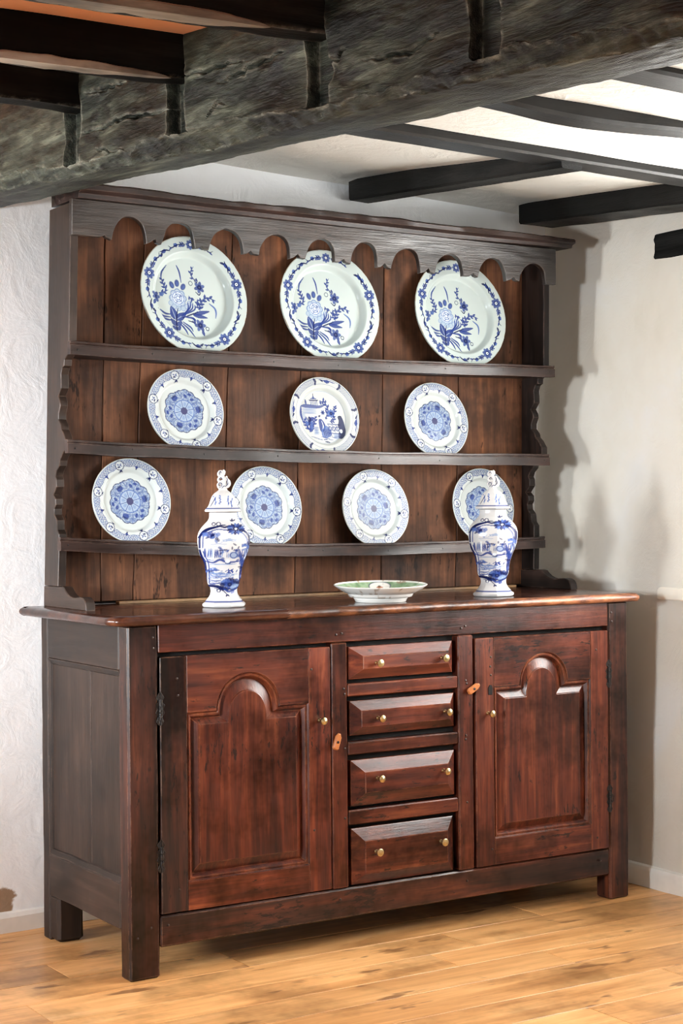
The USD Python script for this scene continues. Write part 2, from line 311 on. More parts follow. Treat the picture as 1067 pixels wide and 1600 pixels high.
WY0, WY1, WZ0, WZ1 = -1.50, -0.16, 0.85, 1.895
m, (Y, Z) = grid(np.arange(0.66, -4.6, -0.03), np.arange(-0.05, 2.3, 0.025), lambda y, z: np.stack([wallx(y, z) + wave3(0*y, y, z, 2.4, 0.009, 5), y, z], 1))
cen = m.vertices[m.faces].mean(1)
hole = (cen[:, 1] > WY0) & (cen[:, 1] < WY1) & (cen[:, 2] > WZ0) & (cen[:, 2] < WZ1)
m.update_faces(~hole)
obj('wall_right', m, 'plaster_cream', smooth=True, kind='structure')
wl = -2.25
m, _ = grid(np.arange(0.66, -4.6, -0.02), np.arange(-0.05, 2.3, 0.02), lambda y, z: np.stack([0*y + wl, y, z], 1))
cen = m.vertices[m.faces].mean(1)
LW = [(-1.62, -0.72, 0.85, 1.42), (0.06, 0.42, 0.90, 1.50)]
for ya, yb, za, zb in LW:
    cen = m.vertices[m.faces].mean(1); m.update_faces(~((cen[:, 1] > ya) & (cen[:, 1] < yb) & (cen[:, 2] > za) & (cen[:, 2] < zb)))
m.invert()
obj('wall_left', m, 'plaster_white', smooth=True, kind='structure')
# window in the right wall: reveals, frame, panes and the sill whose end shows
w1 = thing('window_1', None, None, kind='structure')
rv = cat(board(1.70, 2.10, WY1-0.005, WY1+0.05, WZ0-0.02, WZ1+0.02, 0.01), board(1.70, 2.10, WY0-0.05, WY0+0.005, WZ0-0.02, WZ1+0.02, 0.01),
         board(1.735, 2.10, WY0, WY1, WZ1, WZ1+0.04, 0.01), board(1.735, 2.10, WY0, WY1, WZ0-0.05, WZ0-0.02, 0.01))
obj('reveal', rv, 'plaster_white', w1)
fr = [board(2.06, 2.10, WY0, WY1, z0, z0+0.05) for z0 in (WZ0-0.02, WZ1-0.04)] + [board(2.06, 2.10, yy-0.02, yy+0.02, WZ0, WZ1) for yy in np.linspace(WY0+0.02, WY1-0.02, 4)]
obj('window_frame', cat(*fr), 'white_paint', w1)
for a, b_ in zip(np.linspace(WY0, WY1, 4)[:-1], np.linspace(WY0, WY1, 4)[1:]):
    obj('pane', board(2.078, 2.082, a+0.02, b_-0.02, WZ0+0.02, WZ1-0.03, 0.0005), 'bright_pane', w1)
sp = [(0.055, 0.829), (0.055, 0.852), (0.050, 0.860), (0.042, 0.862), (-2.05, 0.862), (-2.05, 0.825), (0.047, 0.825)]
obj('window_sill', bev_extrude(sp, 0.40, 0.004, lambda u, v, w: np.stack([1.700 + w, u, v], 1)), 'sill_paint', w1)
for q, (ya, yb, za, zb) in enumerate(LW):
    w2 = thing(f'window_{q+2}', None, None, kind='structure')  # unseen windows, added; openings and reveals shaped to limit the left lights
    obj('window_frame', cat(*[board(wl-0.30, wl-0.26, ya, yb, z, z+0.025) for z in (za, zb-0.025)], *[board(wl-0.30, wl-0.26, yy, yy+0.025, za, zb) for yy in (ya, yb-0.025)]), 'white_paint', w2)
    obj('reveal', cat(board((wl-0.36 if q == 0 else wl-0.53), wl+0.02, yb-0.01, yb+0.05, za-0.05, zb+0.05), board((wl-0.36 if q == 0 else wl-0.53), wl+0.02, ya-0.05, ya+0.01, za-0.05, zb+0.05), board((wl-0.36 if q == 0 else wl-0.53), wl+0.02, ya-0.05, yb+0.05, zb-0.01, zb+0.05), board((wl-0.36 if q == 0 else wl-0.53), wl+0.02, ya-0.05, yb+0.05, za-0.05, za+0.01)), 'plaster_white', w2)
# baseboards
bb = [(0, 0), (0.018, 0), (0.018, 0.040), (0.012, 0.050), (0, 0.056)]
obj('baseboard_back', sweep(bb, np.linspace(-2.3, 1.72, 120), lambda x, u, v: np.stack([0*u + x, 0.622 - u + 0.002*math.sin(x*9), v + 0.0015*math.sin(x*13)], 1)), 'white_paint', kind='structure')
obj('baseboard_right', sweep([(0, 0), (0.018, 0), (0.018, 0.046), (0.012, 0.058), (0, 0.062)], np.linspace(0.62, -4.5, 150), lambda yy, u, v: np.stack([wallx(yy, 0.03) + 0.003 - u + 0*v, 0*u + yy + 0*v, v + 0.0015*math.sin(yy*15)], 1)), 'white_paint', kind='structure')
# ceiling: plaster, rising to the back wall and falling to the right
def ceil_r(x, y):
    z = 2.074 - 0.049*(x-0.772) + 0.058*(y-0.62)
    return z - 0.018*np.clip((y-0.47)/0.15, 0, 1)**2
def ceil_l(x, y): return 2.038 + 0.058*(y+0.6) + 0.015*(x+0.2)
m, _ = grid(np.arange(-0.03, 1.90, 0.03), np.arange(-4.6, 0.67, 0.03), lambda x, y: np.stack([x, y, ceil_r(x, y) + wave3(x, y, 0*x, 2.2, 0.005, 8)], 1)); m.invert()
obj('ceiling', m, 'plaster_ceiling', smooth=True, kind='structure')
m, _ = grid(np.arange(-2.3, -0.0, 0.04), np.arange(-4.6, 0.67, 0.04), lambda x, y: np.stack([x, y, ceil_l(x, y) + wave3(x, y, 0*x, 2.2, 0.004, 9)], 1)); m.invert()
obj('ceiling', m, 'plaster_warm_glow', smooth=True, kind='structure')

# ------------------------------------------------------------------ the great beam
YB = [0.66, 0.563, -0.122, -0.396, -0.646, -0.926, -1.157, -1.385, -1.594, -1.695, -1.773, -2.6, -4.6]
XB = [-0.085, -0.081, -0.045, -0.026, -0.013, 0.010, 0.033, 0.054, 0.065, 0.056, 0.066, 0.10, 0.2]
YA = [0.66, 0.246, -0.055, -0.364, -0.589, -0.828, -1.091, -1.266, -1.427, -1.566, -1.695, -1.766, -1.888, -2.6, -4.6]
XA = [-0.225, -0.205, -0.171, -0.150, -0.105, -0.096, -0.098, -0.096, -0.098, -0.085, -0.068, -0.052, -0.044, 0.0, 0.1]
ys = np.concatenate([np.arange(0.64, -2.2, -0.004), np.arange(-2.2, -4.6, -0.05)])
JW = 0.066
SLOTS = [(-0.175, 0), (-0.622, 1), (-1.095, 2), (-1.545, 3)]
CRACKS = [([(-0.185, 1.917), (-0.271, 1.918), (-0.338, 1.919), (-0.379, 1.918), (-0.466, 1.906), (-0.557, 1.898)], .0035, .014), ([(-0.195, 2.002), (-0.306, 1.996), (-0.380, 1.992)], .003, .01),
          ([(-0.621, 1.952), (-0.704, 1.945), (-0.761, 1.944), (-0.838, 1.937)], .003, .01), ([(-0.749, 1.914), (-0.827, 1.916), (-0.870, 1.922), (-0.922, 1.925), (-0.963, 1.928)], .0035, .014),
          ([(-1.081, 1.88), (-1.118, 1.883), (-1.146, 1.894)], .003, .01), ([(-0.70, 1.86), (-0.74, 1.88), (-0.76, 1.872)], .0025, .008), ([(-0.25, 1.875), (-0.31, 1.862), (-0.33, 1.85)], .0025, .008), ([(-1.2, 1.86), (-1.31, 1.85), (-1.4, 1.862)], .003, .01)]
def seg_dist(P, line):
    d = np.full(len(P), 9.0)
    for a, b in zip(line[:-1], line[1:]):
        a, b = np.array(a), np.array(b); ab = b-a
        t = np.clip(((P-a)@ab)/max(ab@ab, 1e-12), 0, 1)
        d = np.minimum(d, np.linalg.norm(P - a - t[:, None]*ab, axis=1))
    return d
loops, tags = [], []
nf, ns = 140, 26
for yy in ys:
    zb = 1.845 + 0.052*yy
    xr, xa = lerp(-yy, [-v for v in YB], XB), lerp(-yy, [-v for v in YA], XA)
    xf = min(-0.2 - 0.07*yy, xa - 0.012); zt = 2.12 + 0.05*yy
    ch = 0.026 + 0.010*math.sin(yy*7.0)
    up_ = np.linspace(zt, zb + ch, nf)
    L = [np.column_stack([np.full(nf, xf), np.full(nf, yy), up_]),
         np.column_stack([np.linspace(xf, xa, 9)[1:], np.full(8, yy), np.linspace(zb+ch, zb+0.004, 9)[1:]]),
         np.column_stack([np.linspace(xa, xr, ns)[1:], np.full(ns-1, yy), zb + 0.004 - 0.004*np.sin(np.linspace(0, np.pi, ns)[1:])]),
         np.column_stack([np.full(6, xr + 0.012), np.full(6, yy), np.linspace(zb+0.012, zt, 6)])]
    loops.append(np.vstack(L))
nl = len(loops[0])
beam = rings(loops, earcut(np.column_stack([loops[0][:, 0], loops[0][:, 2]])), None)
V = beam.vertices; isface = np.tile(np.arange(nl) < nf, len(ys)); idx_in = np.tile(np.arange(nl), len(ys))
isch = np.tile((np.arange(nl) >= nf-2) & (np.arange(nl) < nf+9), len(ys)); issf = np.tile((np.arange(nl) >= nf+8) & (np.arange(nl) < nf+8+ns), len(ys))
yz = V[:, 1:3].copy()
big = meshkit.fbm(np.stack([V[:, 0]*3, V[:, 1]*2.2, V[:, 2]*7], 1) + 9, 3, 1) - 0.5
adze = meshkit.noise(np.stack([V[:, 0]*0, (V[:, 1]*0.8 + V[:, 2]*1.2)*14, (V[:, 2]*0.8 - V[:, 1]*0.5)*9], 1) + 3, 4) - 0.5
fine_ = meshkit.fbm(np.stack([V[:, 0]*60, V[:, 1]*26, V[:, 2]*60], 1), 3, 2) - 0.5
rid = np.abs(meshkit.fbm(np.stack([V[:, 0]*2, V[:, 1]*6 + V[:, 2]*7, V[:, 2]*16 - V[:, 1]*6], 1) + 31, 3, 21) - 0.5)
chip_ = np.clip(meshkit.fbm(np.stack([V[:, 0], V[:, 1]*11, V[:, 2]*15], 1) + 77, 3, 31) - 0.60, 0, 1)
dx = big*0.022 + adze*0.010 + fine_*0.0050 - rid*0.010 + chip_*0.035
ylow = (yz[:, 1] > 1.845 + 0.052*yz[:, 0] + 0.02)
for y0, _ in SLOTS:
    ins = isface & (yz[:, 0] > y0) & (yz[:, 0] < y0 + JW) & ylow & (yz[:, 1] < 2.01 + 0.052*yz[:, 0])
    dx[ins] = 0.026 + fine_[ins]*0.003
for line, w, dep in CRACKS:
    sel = np.where(isface)[0]; ln = np.array(line); ln = np.column_stack([np.interp(np.linspace(0, 1, 40), np.linspace(0, 1, len(ln)), ln[:, k]) for k in (0, 1)])
    ln[:, 1] += (meshkit.fbm(np.column_stack([ln[:, 0]*60, ln[:, 1]*0, ln[:, 1]*0]), 3, 41)-0.5)*0.010
    d = seg_dist(yz[sel], ln); tt = np.clip((yz[sel][:, 0]-ln[0, 0])/(ln[-1, 0]-ln[0, 0]), 0, 1); ws = w*0.75*(0.35 + 0.65*np.sin(np.pi*tt))
    dx[sel] += 1.9*dep*(0.3 + 0.7*np.sin(np.pi*tt))*np.exp(-(d/ws)**2)
V[:, 0] += np.where(isface | isch, dx, 0) + np.where(issf, big*0.012, 0)
V[:, 2] += np.where(issf, (big*0.016 + fine_*0.004), 0) + np.where(isch, (meshkit.fbm(V*np.array([40, 30, 40]), 3, 6)-0.5)*0.020, 0)
V[:, 0] += np.where(isch, (meshkit.fbm(V*np.array([50, 38, 50]), 3, 16)-0.5)*0.020, 0)
lastsoff = np.tile(np.arange(nl) >= nf+8+ns-6, len(ys)); V[:, 0] += np.where(lastsoff, (meshkit.fbm(np.stack([0*V[:, 1], V[:, 1]*9, 0*V[:, 1]], 1), 3, 12)-0.5)*0.018, 0)
beam.vertices = V; fix(beam)
obj('ceiling_beam', beam, 'beam_oak', label='massive rough-hewn blackened beam with cracks and joist slots, crossing above the dresser', cat='beam', smooth=50)

def joist_mesh(p0, p1, w, h, seed, n=90, wavy=0.004, bead=False, depth_fn=None):
    """timber whose underside centre line runs p0 -> p1; w across, h up"""
    p0, p1 = np.array(p0, float), np.array(p1, float); d = p1-p0; d /= np.linalg.norm(d)
    s = np.cross(d, [0, 0, 1]); s /= np.linalg.norm(s)
    if bead: prof = [(-w/2, h), (-w/2, h*0.55), (-w/2+0.008, h*0.2), (-w/2+0.018, 0), (0, 0), (w/2-0.006, 0), (w/2, 0.006), (w/2, h)]
    else: prof = [(-w/2, h)] + [(-w/2, v) for v in np.linspace(h, 0.006, 7)[1:]] + [(-w/2+0.005, 0)] + [(u, 0) for u in np.linspace(-w/2, w/2, 6)[1:-1]] + [(w/2-0.005, 0), (w/2, 0.006), (w/2, h)]
    L = []
    for t in np.linspace(0, 1, n):
        c = p0 + (p1-p0)*t; k = depth_fn(t) if depth_fn else 0
        L.append(np.array([c + s*u + np.array([0, 0, v if v > h*0.9 else v - k*(1-v/h)]) for u, v in prof]))
    f = earcut(ccw(np.array(prof))) if False else None
    P = np.array(prof); q = earcut(P if area2(P) > 0 else P[::-1]); q = q if area2(P) > 0 else (len(P)-1-q)
    m = rings(L, q, q); fix(m)
    nz = (meshkit.fbm(m.vertices*np.array([7, 12, 12]) + seed*7.7, 4, seed) - 0.5)*2*wavy
    keep = m.vertices[:, 2] < (m.vertices[:, 2].min() + m.vertices[:, 2].max())/2 + h*0.2
    nn = m.vertex_normals
    m.vertices = m.vertices + nn*(nz*keep)[:, None]
    return m
# joists left of the beam
JL = [((-2.2, -0.142, 1.985), (-0.155, -0.142, 1.978), 'third and lowest visible dark joist running into the left side of the great beam'),
      ((-2.2, -0.589, 1.915), (-0.125, -0.589, 1.950), 'middle dark joist left of the great beam, directly under the ceiling strip painted warm-lit'),
      ((-2.2, -1.062, 1.895), (-0.09, -1.062, 1.931), 'dark joist at the top left edge of the picture, above the ceiling strip painted warm-lit'),
      ((-2.2, -1.512, 1.870), (-0.06, -1.512, 1.912), None)]
for i, (a, b_, lab) in enumerate(JL):
    hh = [0.075, 0.10, 0.10, 0.10][i]
    o = obj('joist', joist_mesh(a, b_, JW, hh + 0.012, 3+i, n=160, wavy=0.006), 'joist_oak', label=lab or 'dark joist cut off by the top edge of the picture, nearest the camera', cat='beam', smooth=40)
# split, paler wood along the lower arris of two of them
for k, (xa_, xb_, wid) in ((1, (-1.3, -0.19, 0.017)), (2, (-1.2, -0.24, 0.020))):
    a, b_ = np.array(JL[k][0]), np.array(JL[k][1]); xs_ = np.linspace(xa_, xb_, 90)
    def pl(x, u, v, a=a, b_=b_, wid=wid, xa_=xa_, xb_=xb_):
        t = (x-a[0])/(b_[0]-a[0]); c = a + (b_-a)*t; f = math.sin(math.pi*min(1, max(0, (xb_-x)/(xb_-xa_)*4)) / 2)**0.5; nz = meshkit.fbm(np.array([[x*18, k, 0]]), 3, 5)[0]
        return np.stack([0*u + x, c[1] - JW/2 - 0.004 + u*wid*f*(0.5 + nz) + 0*v, c[2] - 0.005 + v*(0.012 + 0.012*nz)*f], 1)
    obj('split_arris', sweep([(0, 0), (1.6, -0.1), (1.9, 0.2), (0.3, 1.0), (0.05, 0.7)], xs_, pl), 'worn_pale', f"/World/joist{'' if k == 0 else f'_{k:03d}'}", label='pale split lower edge')
# timbers right of the beam, nailed under the white ceiling
def on_ceiling(x, y, drop): return (x, y, float(ceil_r(np.array(x), np.array(y))) - drop)
obj('joist', joist_mesh(on_ceiling(0.0, -0.075, 0.030), on_ceiling(1.78, -0.265, 0.026), 0.105, 0.04, 11, bead=True, wavy=0.002), 'joist_black', label='long grey-black beaded joist across the white ceiling, lowest of those right of the great beam', cat='beam')
obj('joist', joist_mesh(on_ceiling(0.0, -0.555, 0.018), on_ceiling(1.78, -0.78, 0.016), 0.085, 0.04, 12, bead=True, wavy=0.003, depth_fn=lambda t: 0.022*math.exp(-((t-0.45)/0.16)**2)), 'joist_black', label='joist with a bellied wavy underside in the middle of the white ceiling', cat='beam')
obj('joist', joist_mesh(on_ceiling(0.0, -0.98, 0.02), on_ceiling(1.78, -1.12, 0.02), 0.11, 0.04, 13, bead=True, wavy=0.003), 'joist_black', label='short visible stretch of grey joist at the upper right corner by the great beam', cat='beam')
obj('ceiling_batten', joist_mesh(on_ceiling(1.045, 0.60, 0.05), on_ceiling(1.165, -0.22, 0.04), 0.08, 0.06, 14, wavy=0.0025), 'joist_y', label='short black beam running from the back wall above the dresser to the beaded joist', cat='beam')
obj('ceiling_batten', joist_mesh(on_ceiling(1.665, 0.545, 0.055), on_ceiling(1.70, -0.5, 0.055), 0.14, 0.07, 15, wavy=0.003), 'joist_y', label='black beam along the top of the right wall above the dresser corner', cat='beam')
# lintel let into the right wall
def lintel():
    m = board(0, 0.16, -0.9, 0.125, 1.818, 1.892, 0.004).subdivide().subdivide().subdivide().subdivide()
    v = m.vertices; v[:, 0] += wallx(v[:, 1], v[:, 2]) - 0.004
    m.vertices = v
    return displaced(m, 0.006, (30, 14, 40), 4)
obj('lintel', lintel(), 'joist_y', label='black rough timber lintel end let into the cream right wall', cat='lintel')

# ------------------------------------------------------------------ dresser base
base = thing('dresser_base', 'long dark red oak cupboard base with two arched panel doors and four central drawers', 'dresser')
HB = 0.830
def worn(m, amp=0.0016, seed=0, sub=3):
    for _ in range(sub): m = m.subdivide()
    return displaced(m, amp, (14, 14, 14), seed)
def long_board(x0, x1, y0, y1, z0, z1, b=0.003, seed=0, amp=0.0012):
    """board cut across its length so that its edges can wander"""
    d = np.array([x1-x0, y1-y0, z1-z0]); ax = int(np.argmax(np.abs(d))); n = max(2, int(abs(d[ax])/0.025))
    m = board(x0, x1, y0, y1, z0, z1, b)
    lo, hi = [x0, y0, z0][ax], [x1, y1, z1][ax]
    o = [k for k in range(3) if k != ax]
    a0, a1 = [x0, y0, z0][o[0]], [x1, y1, z1][o[0]]; c0, c1 = [x0, y0, z0][o[1]], [x1, y1, z1][o[1]]
    prof = [(a0+b, c0), (a1-b, c0), (a1, c0+b), (a1, c1-b), (a1-b, c1), (a0+b, c1), (a0, c1-b), (a0, c0+b)]
    st = np.concatenate([[lo], np.linspace(lo+b, hi-b, n), [hi]])
    p = ccw(prof); f = earcut(p); L = []
    for i, t in enumerate(st):
        q = miter(p, -b) if i in (0, len(st)-1) else p
        P = np.zeros((len(q), 3)); P[:, ax] = t; P[:, o[0]] = q[:, 0]; P[:, o[1]] = q[:, 1]; L.append(P)
    m = rings(L, f, f); fix(m)
    return displaced(m, amp, (9, 9, 9), seed)
# four corner posts
def post(x0, x1, y0, y1, z1, foot):
    m = long_board(x0, x1, y0, y1, 0.0, z1, 0.004, 1)
    return cat(m, *foot) if foot else m
obj('leg', long_board(0.0, 0.079, 0.0, 0.050, 0.0, HB, 0.005, 1, 0.0018), 'old_oak_z', base)
obj('leg', long_board(1.469, 1.540, 0.0, 0.060, 0.0, HB, 0.005, 2, 0.0018), 'old_oak_z', base)
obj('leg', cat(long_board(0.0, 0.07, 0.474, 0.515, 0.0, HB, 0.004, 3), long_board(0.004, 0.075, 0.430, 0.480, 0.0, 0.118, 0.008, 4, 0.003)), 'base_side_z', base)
obj('leg', long_board(1.470, 1.540, 0.440, 0.515, 0.0, HB, 0.004, 5), 'oak_z', base)
# rails and muntins of the front
obj('top_rail', long_board(0.080, 1.468, 0.0005, 0.030, 0.763, HB, 0.002, 6), 'oak_x', base)
obj('bottom_rail', long_board(0.080, 1.468, 0.0008, 0.032, 0.070, 0.1435, 0.004, 7, 0.002), 'old_oak_x', base)
obj('muntin', long_board(0.559, 0.606, 0.0, 0.03, 0.145, 0.762, 0.003, 8), 'oak_z', base)
obj('muntin', long_board(0.951, 1.000, 0.0, 0.03, 0.145, 0.762, 0.003, 9), 'oak_z', base)
for z0, z1 in ((0.624, 0.656), (0.4775, 0.509), (0.300, 0.3375)):
    obj('drawer_rail', long_board(0.607, 0.950, 0.0006, 0.03, z0, z1, 0.003, int(z0*1000)), 'oak_x', base)
obj('drawer_rail', long_board(0.607, 0.950, 0.0006, 0.03, 0.1440, 0.1500, 0.0015, 77, 0.0004), 'oak_x', base) if False else None
# left side: rails, moulding, two-board panel; right side and back plain
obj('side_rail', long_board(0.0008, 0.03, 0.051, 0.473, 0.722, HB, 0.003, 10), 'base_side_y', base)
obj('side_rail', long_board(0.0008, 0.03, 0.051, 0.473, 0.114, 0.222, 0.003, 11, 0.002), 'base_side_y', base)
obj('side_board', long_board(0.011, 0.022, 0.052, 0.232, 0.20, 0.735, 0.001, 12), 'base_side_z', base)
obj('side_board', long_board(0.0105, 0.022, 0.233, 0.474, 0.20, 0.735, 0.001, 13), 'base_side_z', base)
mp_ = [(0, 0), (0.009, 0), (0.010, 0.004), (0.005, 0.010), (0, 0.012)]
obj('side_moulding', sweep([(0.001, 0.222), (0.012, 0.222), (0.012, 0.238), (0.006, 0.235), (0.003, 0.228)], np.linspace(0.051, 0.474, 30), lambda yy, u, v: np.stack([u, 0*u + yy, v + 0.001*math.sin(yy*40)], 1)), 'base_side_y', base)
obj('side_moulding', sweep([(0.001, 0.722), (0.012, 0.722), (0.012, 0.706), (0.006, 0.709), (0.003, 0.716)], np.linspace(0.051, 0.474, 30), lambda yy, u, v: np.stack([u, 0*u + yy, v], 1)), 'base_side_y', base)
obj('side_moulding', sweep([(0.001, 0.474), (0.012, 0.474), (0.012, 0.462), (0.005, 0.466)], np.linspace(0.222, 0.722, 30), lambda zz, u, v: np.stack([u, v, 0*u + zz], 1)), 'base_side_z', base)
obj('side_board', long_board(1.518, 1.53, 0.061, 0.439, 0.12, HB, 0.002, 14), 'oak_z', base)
obj('back_board', board(0.07, 1.47, 0.495, 0.508, 0.10, HB), 'back_oak', base)
obj('bottom_board', board(0.07, 1.47, 0.033, 0.495, 0.10, 0.118), 'back_oak', base)
# raised panels
def arch(x0, x1, z0, zs, a0, a1, ztop, n=22):
    """bottom-left, bottom-right, right shoulder, arch from a1 to a0, left shoulder: counter-clockwise"""
    c, r = (a0+a1)/2, (a1-a0)/2
    L = [(x0, z0), (x1, z0), (x1, zs), (a1, zs)]
    hs = (ztop - zs)
    for t in np.linspace(0, np.pi, n)[1:-1]:
        s_ = math.sin(t); L.append((c + r*math.cos(t)*(1.0 if s_ > .3 else 1.0), zs + hs*s_**0.8))
    L += [(a0, zs), (x0, zs)]
    return np.array(L)
def field_rings(O, F, y0, recess=0.013, proud=0.002):
    lay = [(miter(O, 0.014), 0.0), (miter(O, 0.0105), 0.0045), (miter(O, 0.0085), 0.0025), (miter(O, 0.005), 0.0030), (O, 0.0095), (miter(O, -0.002), recess+0.001), (miter(O, -0.004), recess), (miter(F, 0.0025), proud+0.002), (miter(F, 0.001), proud-0.001), (F, proud-0.0015)]
    L = [np.column_stack([a[:, 0], np.full(len(a), y0 + d), a[:, 1]]) for a, d in lay]
    m = rings(L, None, earcut(F))
    if m.face_normals[-1][1] > 0: m.invert()
    return m
def knob(parent, x, z, y0=0.0, kind=0):
    prof = [[(0.0, 0), (0.0052, 0), (0.005, 0.0015), (0.004, 0.003), (0.0036, 0.005), (0.0036, 0.014), (0.0085, 0.016), (0.0098, 0.018), (0.0098, 0.0205), (0.008, 0.022), (0.0, 0.0225)],
            [(0.0, 0), (0.0052, 0), (0.005, 0.002), (0.004, 0.003), (0.0034, 0.006), (0.0034, 0.013), (0.0075, 0.016), (0.0095, 0.0195), (0.009, 0.0235), (0.0055, 0.0265), (0.0, 0.0275)]][kind]
    m = along(lathe(prof, 24), (x, y0, z), (0, -1, 0))
    return obj('knob', m, 'brass', parent, smooth=40)
def door(x0, x1, z0, z1, O, F, sx0, sx1, knob_at, hinge_x, y0, label):
    """the door's own mesh is its raised panel with the moulding round it"""
    d = obj('door', field_rings(O, F, y0), 'oak_z', base, smooth=26, label=label)
    M14 = miter(O, 0.014)
    ox0, ox1, oz0 = M14[:, 0].min(), M14[:, 0].max(), M14[:, 1].min()
    t = 0.024
    obj('stile', long_board(x0, ox0, y0, y0+t, z0, z1, 0.0016, 21, 0.0005), 'old_oak_z' if x0 < 0.5 else 'oak_z', d)
    obj('stile', long_board(ox1, x1, y0, y0+t, z0, z1, 0.0016, 22, 0.0005), 'oak_z', d)
    obj('door_rail', bev_extrude([(ox0, z0), (ox1, z0), (ox1, oz0), (ox0, oz0)], t, 0.001, front(y0)), 'oak_x', d)
    zs = O[2, 1]
    top = [tuple(p) for p in M14[2:]]
    obj('door_rail', bev_extrude([(ox0, z1)] + [top[-1]] + [p for p in top[::-1][1:]] + [(ox1, z1)], t, 0.0008, front(y0 - 0.0004)), 'oak_x', d)
    knob(d, *knob_at, y0=y0, kind=1)
    for hz in (0.630, 0.283):
        barrel = cat(*[along(trimesh.creation.cylinder(0.0042, 0.0145, sections=14), (hinge_x, y0-0.003, hz + k*0.0155), (0, 0, 1)) for k in (-1, 0, 1)])
        fl_ = []
        for s in (-1, 1):
            pts = [(hinge_x + s*0.001, hz - 0.038), (hinge_x + s*0.010, hz - 0.036), (hinge_x + s*0.017, hz-0.028), (hinge_x + s*0.009, hz - 0.018), (hinge_x + s*0.020, hz - 0.008), (hinge_x + s*0.013, hz), (hinge_x + s*0.021, hz + 0.010), (hinge_x + s*0.009, hz + 0.018), (hinge_x + s*0.018, hz + 0.028), (hinge_x + s*0.010, hz + 0.036), (hinge_x + s*0.001, hz+0.042)]
            pts = [(hinge_x + (px - hinge_x)*0.6, pz) for px, pz in pts]; fl_.append(bev_extrude(pts, 0.0014, 0.0005, front(y0 - 0.0009)))
        obj('hinge', cat(barrel, *fl_), 'iron', d, smooth=40)
    return d
OL = arch(0.168, 0.477, 0.230, 0.603, 0.246, 0.396, 0.690)
FL_ = arch(0.187, 0.455, 0.256, 0.586, 0.266, 0.371, 0.659)
dl = door(0.0835, 0.5555, 0.1475, 0.7530, OL, FL_, 0.15, 0.492, (0.523, 0.572), 0.083, -0.0005, None)
OR = arch(1.079, 1.385, 0.232, 0.607, 1.164, 1.304, 0.690)
FR = arch(1.103, 1.359, 0.255, 0.586, 1.176, 1.278, 0.661)
dr = door(1.0045, 1.4625, 0.1470, 0.7515, OR, FR, 1.061, 1.397, (1.044, 0.552), 1.466, -0.0045, None)
# the key slot of the right-hand door: a thin near-black plate, the shade of the hole painted on
obj('keyhole', bev_extrude([(1.046, 0.600), (1.0585, 0.600), (1.0595, 0.618), (1.056, 0.626), (1.049, 0.626), (1.045, 0.618)], 0.002, 0.0006, front(-0.0062)), 'void', dr)
# drawers
DR = [((0.614, 0.936, 0.667, 0.7490), (0.651, 0.915, 0.6925, 0.7240), [(0.690, 0.706), (0.894, 0.7075)], 0),
      ((0.616, 0.940, 0.525, 0.612), (0.645, 0.919, 0.546, 0.5865), [(0.693, 0.566), (0.902, 0.567)], 1),
      ((0.618, 0.940, 0.346, 0.462), (0.655, 0.911, 0.379, 0.4295), [(0.690, 0.414), (0.895, 0.414)], 1),
      ((0.618, 0.9335, 0.1480, 0.290), (0.653, 0.908, 0.174, 0.256), [(0.684, 0.228), (0.886, 0.231)], 0)]
for (a, b_, c, e), (fa, fb, fc, fe), kn, kk in DR:
    O = np.array([(a, c), (b_, c), (b_, e), (a, e)]); F = np.array([(fa, fc), (fb, fc), (fb, fe), (fa, fe)])
    def dens(P, n=10): return np.vstack([P[i] + (P[(i+1) % 4]-P[i])*np.linspace(0, 1, n, endpoint=False)[:, None] for i in range(4)])
    O, F = dens(O), dens(F)
    lay = [(O, 0.022), (O, 0.0075), (miter(O, -0.002), 0.006), (miter(F, 0.0012), -0.0055), (F, -0.0072)]
    L = [np.column_stack([q[:, 0], np.full(len(q), d), q[:, 1]]) for q, d in lay]
    m = rings(L, None, earcut(F))
    if m.face_normals[-1][1] > 0: m.invert()
    d = obj('drawer', m, 'oak_x', base, smooth=20)
    for kx, kz in kn: knob(d, kx, kz, -0.0072, kk)
    # near-black sheets painted as the shade inside the openings
obj('drawer_well', board(0.600, 0.955, 0.026, 0.034, 0.14, 0.77), 'void', base)
obj('door_well', board(0.075, 0.565, 0.026, 0.034, 0.14, 0.77), 'void', base)
obj('door_well', board(0.995, 1.475, 0.026, 0.034, 0.14, 0.77), 'void', base)
# wooden turn buttons
def toggle(x, z, ang):
    p = np.array([(-0.020, -0.005), (-0.016, -0.009), (0.013, -0.0085), (0.022, -0.003), (0.022, 0.003), (0.013, 0.0085), (-0.016, 0.009), (-0.020, 0.005)])
    c, s = math.cos(ang), math.sin(ang); p = p @ np.array([[c, s], [-s, c]]) + (x, z)
    t = obj('turn_button', bev_extrude(p, 0.010, 0.003, front(-0.0145)), 'toggle_wood', base, label='small orange wooden turn button')
    obj('screw', along(lathe([(0, 0), (0.0036, 0), (0.0032, 0.0015), (0, 0.002)], 14), (x, -0.0140, z), (0, -1, 0)), 'iron', t)
toggle(0.568, 0.515, math.radians(72)); toggle(0.993, 0.6205, math.radians(28))
